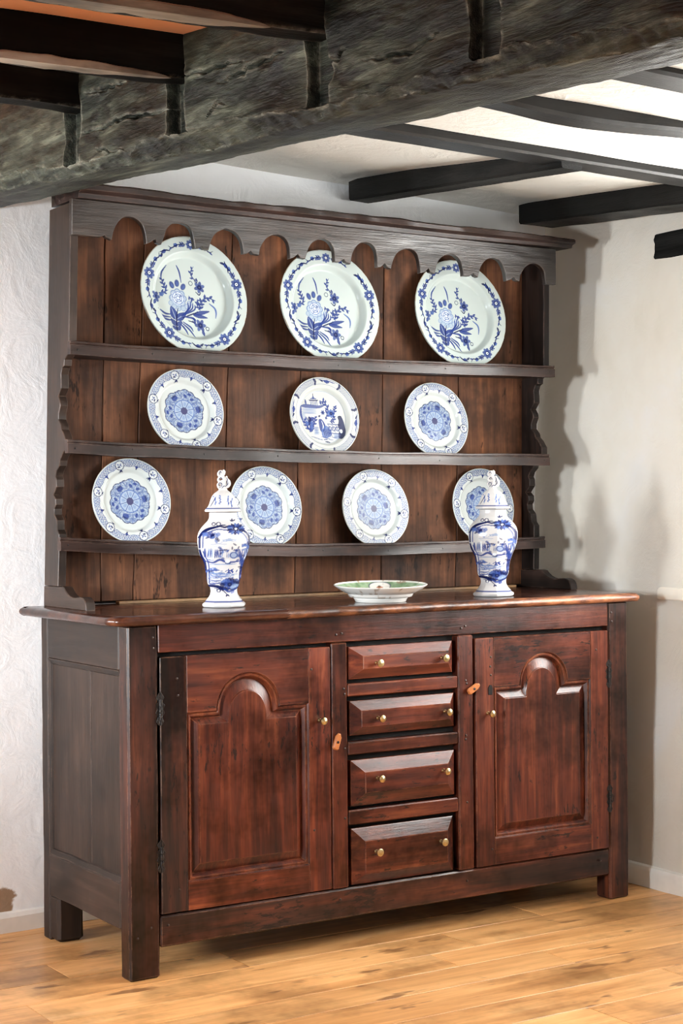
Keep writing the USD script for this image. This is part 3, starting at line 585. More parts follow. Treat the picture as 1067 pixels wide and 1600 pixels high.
# pegs of the joints
for px_, pz_ in [(0.065, 0.80), (0.066, 0.775), (0.59, 0.785), (0.574, 0.782), (0.975, 0.785), (0.962, 0.78), (1.48, 0.80), (1.482, 0.775), (0.595, 0.645), (0.597, 0.632), (0.975, 0.642), (0.978, 0.634), (0.597, 0.495), (0.975, 0.498), (0.974, 0.488), (0.596, 0.32), (0.977, 0.322), (0.02, 0.10), (0.055, 0.12), (0.10, 0.12), (1.43, 0.115), (0.58, 0.118), (0.975, 0.115), (0.13, 0.66), (0.128, 0.70), (0.50, 0.70), (0.505, 0.30), (0.13, 0.20), (1.055, 0.70), (1.053, 0.675), (1.055, 0.652), (1.42, 0.70), (1.42, 0.18), (1.055, 0.19)]:
    yy = -0.0042 if 1.01 < px_ < 1.46 else 0.0
    obj('peg', along(lathe([(0, -0.002), (0.0034, -0.002), (0.0032, 0.0008), (0.002, 0.0016), (0, 0.0018)], 10), (px_, yy, pz_), (0, -1, 0)), 'peg', base)
# counter: board with a worn thumbnail edge
out = [(-0.055, 0.525), (-0.052, 0.30), (-0.054, 0.05), (-0.050, 0.008), (-0.036, -0.018), (-0.012, -0.030), (0.4, -0.033), (0.9, -0.031), (1.55, -0.033), (1.560, -0.029), (1.564, -0.018), (1.562, 0.30), (1.562, 0.525)]
def densify(P, step):
    P = np.array(P, float); o = []
    for i in range(len(P)):
        a, b = P[i], P[(i+1) % len(P)]; n = max(1, int(np.linalg.norm(b-a)/step)); o += [a + (b-a)*k/n for k in range(n)]
    return np.array(o)
out = ccw(densify(out, 0.008))
TOP = 0.8535
w_ = (meshkit.fbm(np.column_stack([out*16, 0*out[:, 0]]), 3, 5)-0.5)
lay = [(0.0125, HB, 0), (0.006, HB+0.001, .3), (0.001, HB+0.006, 1), (0.0, HB+0.0115, 1), (0.002, HB+0.017, 1.2), (0.008, HB+0.0215, 1.0), (0.0175, TOP-0.0002, 0.3)]
L = [np.column_stack([miter(out, -i)[:, 0], miter(out, -i)[:, 1] + w_*0.006*k, np.full(len(out), z) + w_*0.0025*k]) for i, z, k in lay]
mm = rings(L); fx = mm.vertices[mm.faces].mean(1)[:, 0]
for sel, mt, lb in ((fx < 0.42, 'counter_oak', None), (fx >= 0.42, 'worn_edge', 'chipped orange-worn front edge of the top')):
    q = mm.copy(); q.update_faces(sel); q.remove_unreferenced_vertices(); obj('counter_moulding', q, mt, base, smooth=50, label=lb)
inner = miter(out, -0.0170)
m = rings([np.column_stack([miter(out, -0.03), np.full(len(out), HB+0.002)]), np.column_stack([inner, np.full(len(out), TOP-0.0006)]), np.column_stack([miter(out, -0.0195), np.full(len(out), TOP)])], earcut(miter(out, -0.03)), earcut(miter(out, -0.0195)))
obj('counter_top', fix(m), 'counter_oak', base, smooth=20)

# ------------------------------------------------------------------ plate rack
rack = thing('plate_rack', 'dark oak plate rack with scalloped frieze and three railed shelves, on the dresser base', 'rack', (0.78, 0.42, TOP))
def XL(z): return 0.003 + 0.026*(np.asarray(z, float)-0.85)/1.05
def XR(z): return 1.559 + 0.009*(np.asarray(z, float)-0.85)/0.85
SIDE = [(0.369,1.492),(0.392,1.479),(0.394,1.464),(0.406,1.459),(0.413,1.443),(0.411,1.429),(0.410,1.408),(0.427,1.389),(0.417,1.376),(0.414,1.364),(0.424,1.344),(0.424,1.330),(0.408,1.315),(0.404,1.303),(0.390,1.292),(0.374,1.272),(0.374,1.252),(0.391,1.246),(0.412,1.225),(0.415,1.212),(0.432,1.199),(0.438,1.186),(0.432,1.177),(0.431,1.159),(0.450,1.139),(0.436,1.128),(0.435,1.114),(0.443,1.103),(0.441,1.088),(0.426,1.074),(0.422,1.050),(0.411,1.039),(0.411,1.028),(0.410,0.995),(0.413,0.907)]
SMOOTH = []
for i, p in enumerate(SIDE): SMOOTH.append(p)
poly = [(0.500, 0.9065), (0.500, 1.872), (0.3655, 1.872), (0.3655, 1.50)] + SIDE
foot = [(0.500, TOP), (0.500, 0.9055), (0.402, 0.906), (0.388, 0.9075), (0.372, 0.905), (0.362, 0.897), (0.350, 0.890), (0.336, 0.885), (0.322, 0.8825), (0.309, 0.882), (0.292, 0.884), (0.270, 0.8855), (0.257, 0.8835), (0.247, 0.879), (0.240, 0.871), (0.236, TOP)]
def warp_l(u, v, w): return np.stack([XL(v) + w, u, v], 1)
def warp_r(u, v, w): return np.stack([XR(v) - 0.022 + w, u, v], 1)
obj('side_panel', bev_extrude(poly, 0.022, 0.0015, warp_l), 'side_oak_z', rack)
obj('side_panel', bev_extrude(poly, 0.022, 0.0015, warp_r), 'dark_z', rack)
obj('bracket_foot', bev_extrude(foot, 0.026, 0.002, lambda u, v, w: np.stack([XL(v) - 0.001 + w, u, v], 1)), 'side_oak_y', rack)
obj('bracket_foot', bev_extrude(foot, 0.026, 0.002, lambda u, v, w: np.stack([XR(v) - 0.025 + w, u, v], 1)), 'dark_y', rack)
# back boards, each one its own plank
seam = [lambda z: XL(z) + 0.012, lambda z: 0.147 + 0.024*(z-0.85), lambda z: 0.240 + 0.045*(z-0.85), lambda z: 0.502 + 0.046*(z-0.85), lambda z: 0.734 + 0.045*(z-0.85), lambda z: 1.023 + 0.022*(z-0.85), lambda z: 1.289 + 0.028*(z-0.85), lambda z: 1.550 + 0*z]
for i in range(7):
    zz = np.linspace(0.861, 1.868, 30); jag = (meshkit.fbm(np.stack([zz*9, 0*zz + i*5, 0*zz], 1), 3, 3)-0.5)*0.004
    l = seam[i](zz) + jag + 0.0009; jag2 = (meshkit.fbm(np.stack([zz*9, 0*zz + (i+1)*5, 0*zz], 1), 3, 3)-0.5)*0.004; r = seam[i+1](zz) + jag2 - 0.0009
    P = np.vstack([np.column_stack([l, zz]), np.column_stack([r, zz])[::-1]])
    obj('back_board', bev_extrude(P, 0.014, 0.0018, front(0.470 + rng.uniform(-0.0012, 0.0012))), 'back_oak', rack)
obj('backing', board(0.03, 1.552, 0.4855, 0.49, 0.8545, 1.866), 'void', rack)  # near-black sheet, stands in for the shade in the gaps round the boards
obj('batten', board(0.19, 1.50, 0.448, 0.470, TOP, 0.8605, 0.001), 'pale_batten', rack)
# shelves and their rails
def quad3(x, p): return np.polyval(np.polyfit([q[0] for q in p], [q[1] for q in p], 2), x)
ZT = [(0.02, 1.523), (0.74, 1.5125), (1.57, 1.5165)]; ZM = [(0.014, 1.2765), (0.72, 1.2575), (1.56, 1.2535)]; ZB = [(0.01, 1.031), (0.72, 1.0015), (1.56, 1.007)]
rng2 = np.random.default_rng(3)
for nm, zp, yl, x0, x1 in (('top', ZT, 0.347, 0.0165, 1.5715), ('mid', ZM, 0.360, 0.0125, 1.560), ('low', ZB, 0.390, 0.004, 1.565)):
    prof = [(0, 0), (0.019, 0), (0.019, 0.0335), (0.005, 0.0345), (0.002, 0.0335), (0.0015, 0.0285), (0.0045, 0.0265), (0.0045, 0.0245), (0.0005, 0.0235), (0, 0.021)]
    m = sweep(prof, np.linspace(x0, x1, 90), lambda x, u, v, zp=zp, yl=yl: np.stack([0*u + x, yl + u + 0.0006*math.sin(x*31), v - 0.0345 + quad3(x, zp) + 0.0007*math.sin(x*23 + 1)], 1))
    obj('shelf_rail', m, 'dark_x', rack, smooth=25)
    m = sweep([(yl+0.019, -0.032), (0.4685, -0.032), (0.4685, -0.015), (yl+0.019, -0.015)], np.linspace(0.030, 1.536, 40), lambda x, u, v, zp=zp: np.stack([0*u + x, u, v + quad3(x, zp)], 1))
    obj('shelf', m, 'dark_x', rack)
    for k in range(9):
        xx = x0 + 0.02 + (x1-x0-0.04)*(k/8.0) + rng2.uniform(-0.03, 0.03)*(0 < k < 8)
        obj('nail', along(lathe([(0, -0.001), (0.0028, -0.001), (0.0022, 0.0008), (0, 0.0014)], 8), (xx, yl, quad3(xx, zp) - 0.020 + rng2.uniform(-.003, .003)), (0, -1, 0)), 'iron', rack)
# frieze with ten arches
FRIEZE=[(0.023,1.788),(0.102,1.788),(0.112,1.793),(0.117,1.788),(0.132,1.783),(0.138,1.807),(0.150,1.829),(0.165,1.842),(0.181,1.845),(0.200,1.841),(0.218,1.827),(0.226,1.805),(0.229,1.780),(0.242,1.786),(0.253,1.793),(0.259,1.785),(0.271,1.781),(0.280,1.802),(0.287,1.822),(0.302,1.836),(0.323,1.841),(0.345,1.837),(0.359,1.824),(0.365,1.802),(0.369,1.778),(0.379,1.779),(0.389,1.785),(0.395,1.778),(0.409,1.777),(0.418,1.804),(0.432,1.823),(0.453,1.834),(0.462,1.836),(0.487,1.830),(0.505,1.813),(0.512,1.792),(0.513,1.774),(0.525,1.776),(0.535,1.784),(0.543,1.776),(0.561,1.774),(0.566,1.796),(0.582,1.819),(0.603,1.831),(0.626,1.832),(0.645,1.822),(0.655,1.802),(0.657,1.771),(0.668,1.775),(0.681,1.785),(0.689,1.776),(0.705,1.774),(0.713,1.797),(0.724,1.816),(0.743,1.828),(0.764,1.832),(0.783,1.825),(0.797,1.805),(0.800,1.773),(0.815,1.773),(0.828,1.782),(0.836,1.774),(0.851,1.770),(0.857,1.798),(0.871,1.820),(0.890,1.832),(0.913,1.832),(0.929,1.822),(0.938,1.802),(0.940,1.767),(0.951,1.768),(0.964,1.779),(0.973,1.769),(0.985,1.765),(0.994,1.792),(1.009,1.813),(1.034,1.824),(1.055,1.825),(1.074,1.813),(1.083,1.788),(1.086,1.760),(1.101,1.764),(1.114,1.775),(1.120,1.765),(1.136,1.762),(1.145,1.792),(1.161,1.811),(1.184,1.820),(1.206,1.819),(1.225,1.805),(1.234,1.783),(1.237,1.762),(1.257,1.762),(1.273,1.771),(1.279,1.764),(1.289,1.761),(1.299,1.790),(1.316,1.811),(1.339,1.820),(1.365,1.817),(1.381,1.800),(1.389,1.780),(1.393,1.757),(1.408,1.761),(1.420,1.771),(1.428,1.761),(1.441,1.759),(1.448,1.781),(1.465,1.803),(1.489,1.814),(1.513,1.813),(1.533,1.797),(1.538,1.776),(1.541,1.756),(1.572,1.758)]
def spline(P, n=4, closed=False):
    P = np.asarray(P, float)
    Q = np.vstack([P[-1], P, P[0], P[1]]) if closed else np.vstack([2*P[0]-P[1], P, 2*P[-1]-P[-2]])
    o = []
    for i in range(1, len(Q)-2):
        p0, p1, p2, p3 = Q[i-1:i+3]
        for t in np.linspace(0, 1, n, endpoint=False):
            o.append(0.5*((2*p1) + (-p0+p2)*t + (2*p0-5*p1+4*p2-p3)*t*t + (-p0+3*p1-3*p2+p3)*t**3))
    if not closed: o.append(Q[-2])
    return np.array(o)
# round the arches between the cusps
fr_pts = []; run = []
corner = [k for k in range(1, len(FRIEZE)-1) if FRIEZE[k][1] < 1.795 and FRIEZE[k-1][1] < FRIEZE[k][1] + 0.02]
arr = np.array(FRIEZE); cs = []
start = 0
isarch = arr[:, 1] > 1.7955 - 0.02*(arr[:, 0])/1.55
k = 0; outp = []
while k < len(arr):
    if isarch[k]:
        j = k
        while j+1 < len(arr) and isarch[j+1]: j += 1
        seg = arr[max(k-1, 0):min(j+2, len(arr))]
        s_ = spline(seg, 4); outp += list(s_[1:-1]); k = j+1
    else: outp.append(arr[k]); k += 1
FP = np.array([(1.580, 1.758), (1.580, 1.863), (0.024, 1.879)] + [tuple(p) for p in outp])
FP = densify(FP[:3], 10)[:3].tolist() + FP[3:].tolist()
obj('frieze', bev_extrude(FP, 0.0175, 0.0014, front(0.3475)), 'frieze_oak', rack, smooth=25)
# cornice
xs = np.linspace(0.034, 1.628, 130)
def corn(x):
    t = lerp(x, [0, 0.17, 0.41, 0.70, 1.0, 1.17, 1.63], [1.916, 1.917, 1.908, 1.9075, 1.9035, 1.900, 1.894]); b_ = lerp(x, [0, 0.28, 0.70, 1.17, 1.63], [1.880, 1.877, 1.8715, 1.866, 1.868]); return t, b_
def cplace(x, u, v):
    t, b_ = corn(x); k = np.where(v > 0.6, 1, 0); nz = meshkit.fbm(np.array([[x*22, 0, 0]]), 3, 9)[0]-0.5; nz2 = meshkit.fbm(np.array([[x*5, 3, 0]]), 2, 19)[0]-0.5
    return np.stack([0*u + x, u + k*(u < 0.34)*nz*0.006, b_ + v*(t-b_) + k*(nz*0.006 + nz2*0.006)], 1)
obj('cornice', sweep([(0.331, 0.0), (0.329, 0.30), (0.318, 0.42), (0.314, 0.50), (0.314, 0.86), (0.319, 1.0), (0.500, 1.0), (0.500, 0.0)], xs, cplace), 'dark_x', rack, smooth=25)
obj('top_board', board(0.03, 1.56, 0.366, 0.499, 1.866, 1.873), 'dark_x', rack)

# ------------------------------------------------------------------ painted ware
NAVY, BLUE, MID, PALE, WASH = (0.008, 0.013, 0.075), (0.022, 0.045, 0.20), (0.075, 0.13, 0.34), (0.19, 0.27, 0.44), (0.34, 0.43, 0.54)
class Art:
    """brush work on vertices: x, y are the vertices' places on the flat of the piece"""
    def __init__(s, x, y, ground, seed=0):
        s.x, s.y = np.asarray(x, float), np.asarray(y, float); s.c = np.tile(np.array(ground, float), (len(s.x), 1)); s.r = np.random.default_rng(seed)
    def put(s, idx, a, col):
        a = np.clip(np.asarray(a), 0, 1)[:, None] if np.ndim(a) else np.full((len(idx), 1), a)
        s.c[idx] = s.c[idx]*(1-a) + np.array(col)*a
    def box(s, P, m):
        P = np.asarray(P); lo, hi = P.min(0)-m, P.max(0)+m
        return np.where((s.x > lo[0]) & (s.x < hi[0]) & (s.y > lo[1]) & (s.y < hi[1]))[0]
    def line(s, P, w, col=NAVY, a=0.95, taper=True, smooth=True):
        P = np.array(P, float)
        if smooth and len(P) > 2: P = spline(P, 5)
        i = s.box(P, w*1.6)
        if not len(i): return
        Q = np.column_stack([s.x[i], s.y[i]]); d = np.full(len(i), 9.0); tt = np.zeros(len(i)); n = len(P)-1
        for k in range(n):
            ab = P[k+1]-P[k]; t = np.clip(((Q-P[k])@ab)/max(ab@ab, 1e-12), 0, 1); e = np.linalg.norm(Q-P[k]-t[:, None]*ab, axis=1)
            u = e < d; d[u] = e[u]; tt[u] = (k+t[u])/n
        ww = w*(0.35 + 0.65*np.sin(np.pi*np.clip(tt*0.9+0.08, 0, 1))) if taper else np.full(len(i), w)
        s.put(i, a*np.clip((ww - d)/(0.35*w) + 0.5, 0, 1), col)
    def poly(s, P, col=BLUE, a=0.9, round_=True):
        P = spline(P, 5, True) if round_ else np.array(P, float)
        i = s.box(P, 0.02)
        if not len(i): return
        i = i[shapely.contains_xy(sg.Polygon(P).buffer(0), s.x[i], s.y[i])]
        s.put(i, a, col)
    def ell(s, cx, cy, rx, ry=None, ang=0, col=BLUE, a=0.9, edge=0.25):
        ry = ry or rx; m = max(rx, ry)*1.3; i = s.box([(cx, cy)], m)
        if not len(i): return
        c_, s_ = math.cos(ang), math.sin(ang); X, Y = s.x[i]-cx, s.y[i]-cy
        d = np.hypot((X*c_+Y*s_)/rx, (-X*s_+Y*c_)/ry); s.put(i, a*np.clip((1-d)/edge + 0.5, 0, 1), col)
    def ring(s, cx, cy, r, w, col=NAVY, a=0.9):
        i = s.box([(cx, cy)], r+2*w); d = np.abs(np.hypot(s.x[i]-cx, s.y[i]-cy)-r); s.put(i, a*np.clip((w-d)/(0.4*w)+0.5, 0, 1), col)
    def leaf(s, p, q, w, col=BLUE, a=0.92, vein=False):
        p, q = np.array(p, float), np.array(q, float); d = q-p; n = np.array([-d[1], d[0]])
        n = n/max(np.linalg.norm(n), 1e-9)
        s.poly([p, p+d*0.3+n*w, p+d*0.65+n*w*0.85, q, p+d*0.65-n*w*0.85, p+d*0.3-n*w], col, a)
        if vein: s.line([p, p+d*0.9], w*0.14, WASH, 0.6)
    def flower(s, cx, cy, r, n=7, col=BLUE, eye=True, rot=0.0, eyecol=(0.70, 0.77, 0.80)):
        for k in range(n):
            t = rot + 2*np.pi*k/n; s.ell(cx+0.58*r*math.cos(t), cy+0.58*r*math.sin(t), 0.46*r, 0.30*r, t, col if k % 2 else tuple(0.6*np.array(col)+0.4*np.array(MID)), 0.9)
        s.ell(cx, cy, 0.42*r, col=NAVY, a=0.85)
        if eye: s.ell(cx, cy, 0.27*r, col=eyecol, a=0.95); s.ell(cx, cy, 0.12*r, col=NAVY, a=0.9)
    def frond(s, P, size, n=7, col=BLUE):
        P = spline(np.array(P, float), 6); s.line(P, size*0.22, col, 0.85, smooth=False)
        for k in range(n):
            i = int((k+0.6)/n*(len(P)-2)); t = P[i+1]-P[i]; t /= max(np.linalg.norm(t), 1e-9); nn = np.array([-t[1], t[0]])*(1 if k % 2 else -1)
            s.leaf(P[i], P[i] + (t*0.7+nn*0.8)*size*(1.25-0.4*k/n), size*0.28, col)
    def tree(s, cx, cy, w, h, col=BLUE, n=16):
        for _ in range(n):
            s.ell(cx + s.r.normal(0, w*0.38), cy + s.r.normal(0, h*0.30), w*s.r.uniform(.18, .34), h*s.r.uniform(.12, .24), s.r.uniform(0, 3), (NAVY, col, col, MID)[s.r.integers(4)], 0.75)
    def wash(s, x0, x1, y0, y1, col=MID, a=0.6, n=14, vert=False):
        for k in range(n):
            if vert: xx = x0+(x1-x0)*(k+.5)/n; s.line([(xx, y0+s.r.uniform(0, .1)*(y1-y0)), (xx+s.r.normal(0, .002), y1-s.r.uniform(0, .15)*(y1-y0))], abs(x1-x0)/n*0.42, (col, BLUE, PALE)[s.r.integers(3)], a)
            else: yy = y0+(y1-y0)*(k+.5)/n; s.line([(x0+s.r.uniform(0, .12)*(x1-x0), yy), ((x0+x1)/2, yy+s.r.normal(0, .004)), (x1-s.r.uniform(0, .12)*(x1-x0), yy)], abs(y1-y0)/n*0.5, (col, PALE, col)[s.r.integers(3)], a)

def plate_profile(rs, R, deep, well=0.66, shoulder=0.76):
    """height of the painted face over the rim's plane (towards the viewer is +)"""
    t = np.clip((rs - well)/(shoulder - well), 0, 1); t = t*t*(3-2*t)
    rim = -0.16*deep*(1-np.clip((rs - shoulder)/(1-shoulder), 0, 1))
    return np.where(rs < shoulder, -deep + (deep*0.84)*t, rim) * 1.0
def make_plate(name, label, cat_, group, mat, R, deep, paint, nr, nt, ground, split=0.76, edge_col=(0.36, 0.25, 0.15)):
    p = thing(name, label, cat_, mat=mat, group=group)
    rs = np.concatenate([np.linspace(0.004, 0.975, nr), [0.985, 0.994, 1.0]])
    hs = plate_profile(rs, R, deep); hs[-1] -= 0.0012; hs[-2] -= 0.0003
    th = np.linspace(0, 2*np.pi, nt, endpoint=False)
    X = np.outer(rs, np.cos(th)); Y = np.outer(rs, np.sin(th))
    warpz = 0.0016*np.sin(2*th+0.7)
    V = np.stack([X*R, Y*R, hs[:, None] + np.outer(rs**2, warpz)], -1)
    a = Art(X.ravel(), Y.ravel(), ground, 4); paint(a)
    # brown fired edge
    rr = np.hypot(a.x, a.y); noise_ = meshkit.fbm(np.stack([a.x*14, a.y*14, 0*a.x], 1), 3, 3)
    a.put(np.arange(len(rr)), np.clip((rr-0.984)/0.008, 0, 1)*np.clip((noise_-0.40)*6, 0.15, 0.85), edge_col)
    C = a.c.reshape(len(rs), nt, 3)
    dh = np.gradient(hs, rs*R); N = np.stack([-np.outer(dh, np.cos(th)), -np.outer(dh, np.sin(th)), np.ones((len(rs), nt))], -1); N /= np.linalg.norm(N, axis=-1, keepdims=True)
    ks = int(np.searchsorted(rs, split))
    def strip(i0, i1):
        n = i1-i0; idx = np.arange(n*nt).reshape(n, nt); b = np.roll(idx, -1, 1)
        F = np.vstack([np.stack([idx[:-1].ravel(), idx[1:].ravel(), b[1:].ravel()], 1), np.stack([idx[:-1].ravel(), b[1:].ravel(), b[:-1].ravel()], 1)])
        return V[i0:i1].reshape(-1, 3), F, N[i0:i1].reshape(-1, 3), C[i0:i1].reshape(-1, 3)
    v, f, n, c = strip(0, ks+1)
    f = np.vstack([f, [[0, k, k+1] for k in range(1, nt-1)]])
    obj('well', tm(v, f), 'delft_glaze', p, normals=n, paint=c)
    v, f, n, c = strip(ks, len(rs))
    obj('rim', tm(v, f), 'delft_glaze', p, normals=n, paint=c)
    prof = [(R, hs[-1]), (R*0.99, -0.0055), (R*0.78, -0.0062-0.16*deep), (R*0.66, -deep-0.003), (R*0.52, -deep-0.005), (R*0.52, -deep-0.009), (R*0.48, -deep-0.009), (R*0.48, -deep-0.006), (0.0005, -deep-0.005)]
    b = lathe(prof, 72)
    v, f, n = meshkit.arrays(b, 40)
    obj('underside', tm(v, f), 'delft_glaze', p, normals=n, paint=np.tile(np.array(ground)*0.95, (len(v), 1)))
    return p
def plate_mat(X, Y, Z, al, yaw=0.0, spin=0.0, R=0.16):
    """centre of the rim; leans back by al; yaw about the vertical; spin in its own plane"""
    e1 = np.array([1., 0, 0]); e2 = np.array([0, math.sin(al), math.cos(al)])
    rz = np.array([[math.cos(yaw), -math.sin(yaw), 0], [math.sin(yaw), math.cos(yaw), 0], [0, 0, 1]])
    e1, e2 = rz@e1, rz@e2; n = np.cross(e1, e2); a, b = e1*math.cos(spin)+e2*math.sin(spin), -e1*math.sin(spin)+e2*math.cos(spin)
    return Gf.Matrix4d(*a, 0, *b, 0, *n, 0, X, Y, Z, 1)

def charger_art(a):
    # the rose and its bouquet
    for k, (px_, py_) in enumerate([(-0.34, .19), (-.24, .225), (-.13, .17)]):
        t = math.atan2(py_+.02, px_+.26); a.ell(px_, py_, .062, .043, t, BLUE, .92); a.ell(px_+.008, py_-.008, .035, .016, t, MID, .8)
    for t in np.linspace(0, 2*np.pi, 8, endpoint=False): a.ell(-.25+.105*math.cos(t), -.03+.105*math.sin(t), .065, .055, t, WASH, .9); a.ring(-.25+.105*math.cos(t), -.03+.105*math.sin(t), .052, .006, MID, .75)
    a.ell(-.25, -.03, .115, col=(0.58, .67, .76), a=.95)
    for r_ in (.105, .066, .034): a.ring(-.25+.005, -.025, r_, .006, MID, .85)
    for t in np.linspace(.3, 6.3, 6): a.line([(-.25+.03*math.cos(t), -.025+.03*math.sin(t)), (-.25+.075*math.cos(t+.5), -.025+.075*math.sin(t+.5)), (-.25+.1*math.cos(t+.2), -.025+.1*math.sin(t+.2))], .006, BLUE, .8)
    for t in np.linspace(3.6, 5.9, 6): a.ell(-.22+.19*math.cos(t), -.05+.155*math.sin(t), .05, .042, t, WASH, .85); a.ring(-.22+.19*math.cos(t), -.05+.155*math.sin(t), .042, .005, PALE, .8)
    a.leaf((-.33, -.40), (-.40, -.17), .065, BLUE, .95, True); a.leaf((-.33, -.40), (-.12, -.27), .06, BLUE, .95, True)
    a.leaf((-.33, -.50), (-.43, -.38), .04); a.leaf((-.32, -.50), (-.22, -.42), .04); a.leaf((-.33, -.57), (-.41, -.50), .032); a.leaf((-.33, -.57), (-.25, -.51), .032)
    a.line([(-.33, -.62), (-.33, -.5), (-.31, -.33), (-.27, -.2)], .012, NAVY)
    for q in [((.06, -.13), (-.06, -.2)), ((.02, -.10), (-.1, -.2)), ((-.02, -.08), (-.14, -.2)), ((-.07, -.10), (-.16, -.22))]: a.line([q[0], ((q[0][0]+q[1][0])/2+.03, (q[0][1]+q[1][1])/2-.05), (-.22, -.33)], .013, BLUE)
    a.leaf((.0, -.29), (.33, -.22), .035); a.leaf((.0, -.30), (.28, -.335), .032); a.line([(-.2, -.36), (-.02, -.29), (.1, -.25)], .012); a.line([(-.15, -.34), (.0, -.36), (.02, -.44), (-.02, -.40)], .02, BLUE)
    for q in [((-.70, -.25), (-.58, -.34), (-.42, -.36)), ((-.61, -.24), (-.52, -.30), (-.42, -.31)), ((-.58, -.37), (-.5, -.40), (-.41, -.41))]: a.line(q, .017, BLUE)
    for q in [((-.22, -.45), (-.1, -.55), (0, -.68)), ((-.2, -.43), (-.07, -.51), (-.03, -.58)), ((-.24, -.48), (-.17, -.56), (-.13, -.64)), ((-.25, -.47), (-.2, -.52), (-.18, -.55))]: a.line(q, .015, BLUE)
    a.flower(.18, .18, .10, 6, BLUE, False, .3); a.frond([(.15, .25), (.06, .36), (.05, .44), (.11, .53)], .055, 6); a.ring(.13, .29, .03, .005); a.ring(.02, .24, .035, .005); a.line([(.1, .1), (.16, .05), (.2, .1)], .01)
    a.flower(-.69, -.03, .10, 7, BLUE, False); a.leaf((-.73, -.1), (-.78, -.19), .028); a.frond([(-.6, .04), (-.52, .05), (-.42, .1)], .06, 4); a.ell(-.55, .02, .05, .03, .5, MID)
    a.frond([(.12, -.2), (.18, -.08), (.3, .01), (.46, -.03)], .075, 9); a.frond([(.15, -.22), (.1, -.12), (.12, -.02)], .05, 5)
    a.line([(.34, -.09), (.43, -.16), (.45, -.24), (.43, -.33)], .016, MID)
    a.flower(.12, -.47, .105, 6, BLUE, False); a.leaf((.15, -.55), (.18, -.65), .026); a.ring(.25, -.52, .03, .006); a.line([(-.1, -.4), (.02, -.43)], .01); a.leaf((-.02, -.35), (.05, -.39), .02)
    a.line([(-.53, .28), (-.5, .40), (-.40, .52)], .014, BLUE); a.frond([(-.45, .1), (-.5, .2), (-.52, .3)], .06, 6); a.line([(-.21, .53), (-.17, .42), (-.155, .24)], .014, BLUE); a.frond([(-.04, .02), (.0, -.03), (.02, -.05)], .05, 4)
    # the rim: four flower sprays and tulips
    def rimspot(ang, n=1.0, sz=1.0):
        t = math.radians(ang); c_ = np.array([math.cos(t), math.sin(t)]); tg = np.array([-c_[1], c_[0]]); c0 = c_*.865
        a.flower(*c0, .105*sz, 8, BLUE, True, t)
        for s in (-1, 1):
            for k in range(5):
                b = c0 + tg*s*(.10+.02*k) ; b *= .865/np.linalg.norm(b); e_ = b + tg*s*.05 + c_*(.04 if k % 2 else -.05); a.leaf(b, e_, .014, BLUE)
            b = c0 + tg*s*.25; b *= .87/np.linalg.norm(b); e_ = b + tg*s*.09; e_ *= .87/np.linalg.norm(e_); a.leaf(b, e_, .034, BLUE); a.leaf(b, e_ + c_*.03, .02, MID)
            f_ = b + tg*s*.14; f_ *= .85/np.linalg.norm(f_); g_ = b + tg*s*.2; g_ *= .9/np.linalg.norm(g_)
            a.line([c0+tg*s*.1, b, f_, g_], .010, NAVY); a.line([f_, f_+tg*s*.05-c_*.04], .013, BLUE)
    for ang in (16, -56, -130, 158, 88): rimspot(ang, sz=0.95 if ang != 88 else .8)
    for ang in (40, -22, -92, 196, 125):
        t = math.radians(ang); c_ = np.array([math.cos(t), math.sin(t)]); tg = np.array([-c_[1], c_[0]]); b = c_*.86
        a.leaf(b-tg*.06, b+tg*.05, .03, BLUE); a.line([b-tg*.12-c_*.05, b-tg*.05, b+tg*.06+c_*.03], .013, NAVY); a.leaf(b+tg*.03, b+tg*.1-c_*.05, .02, NAVY)
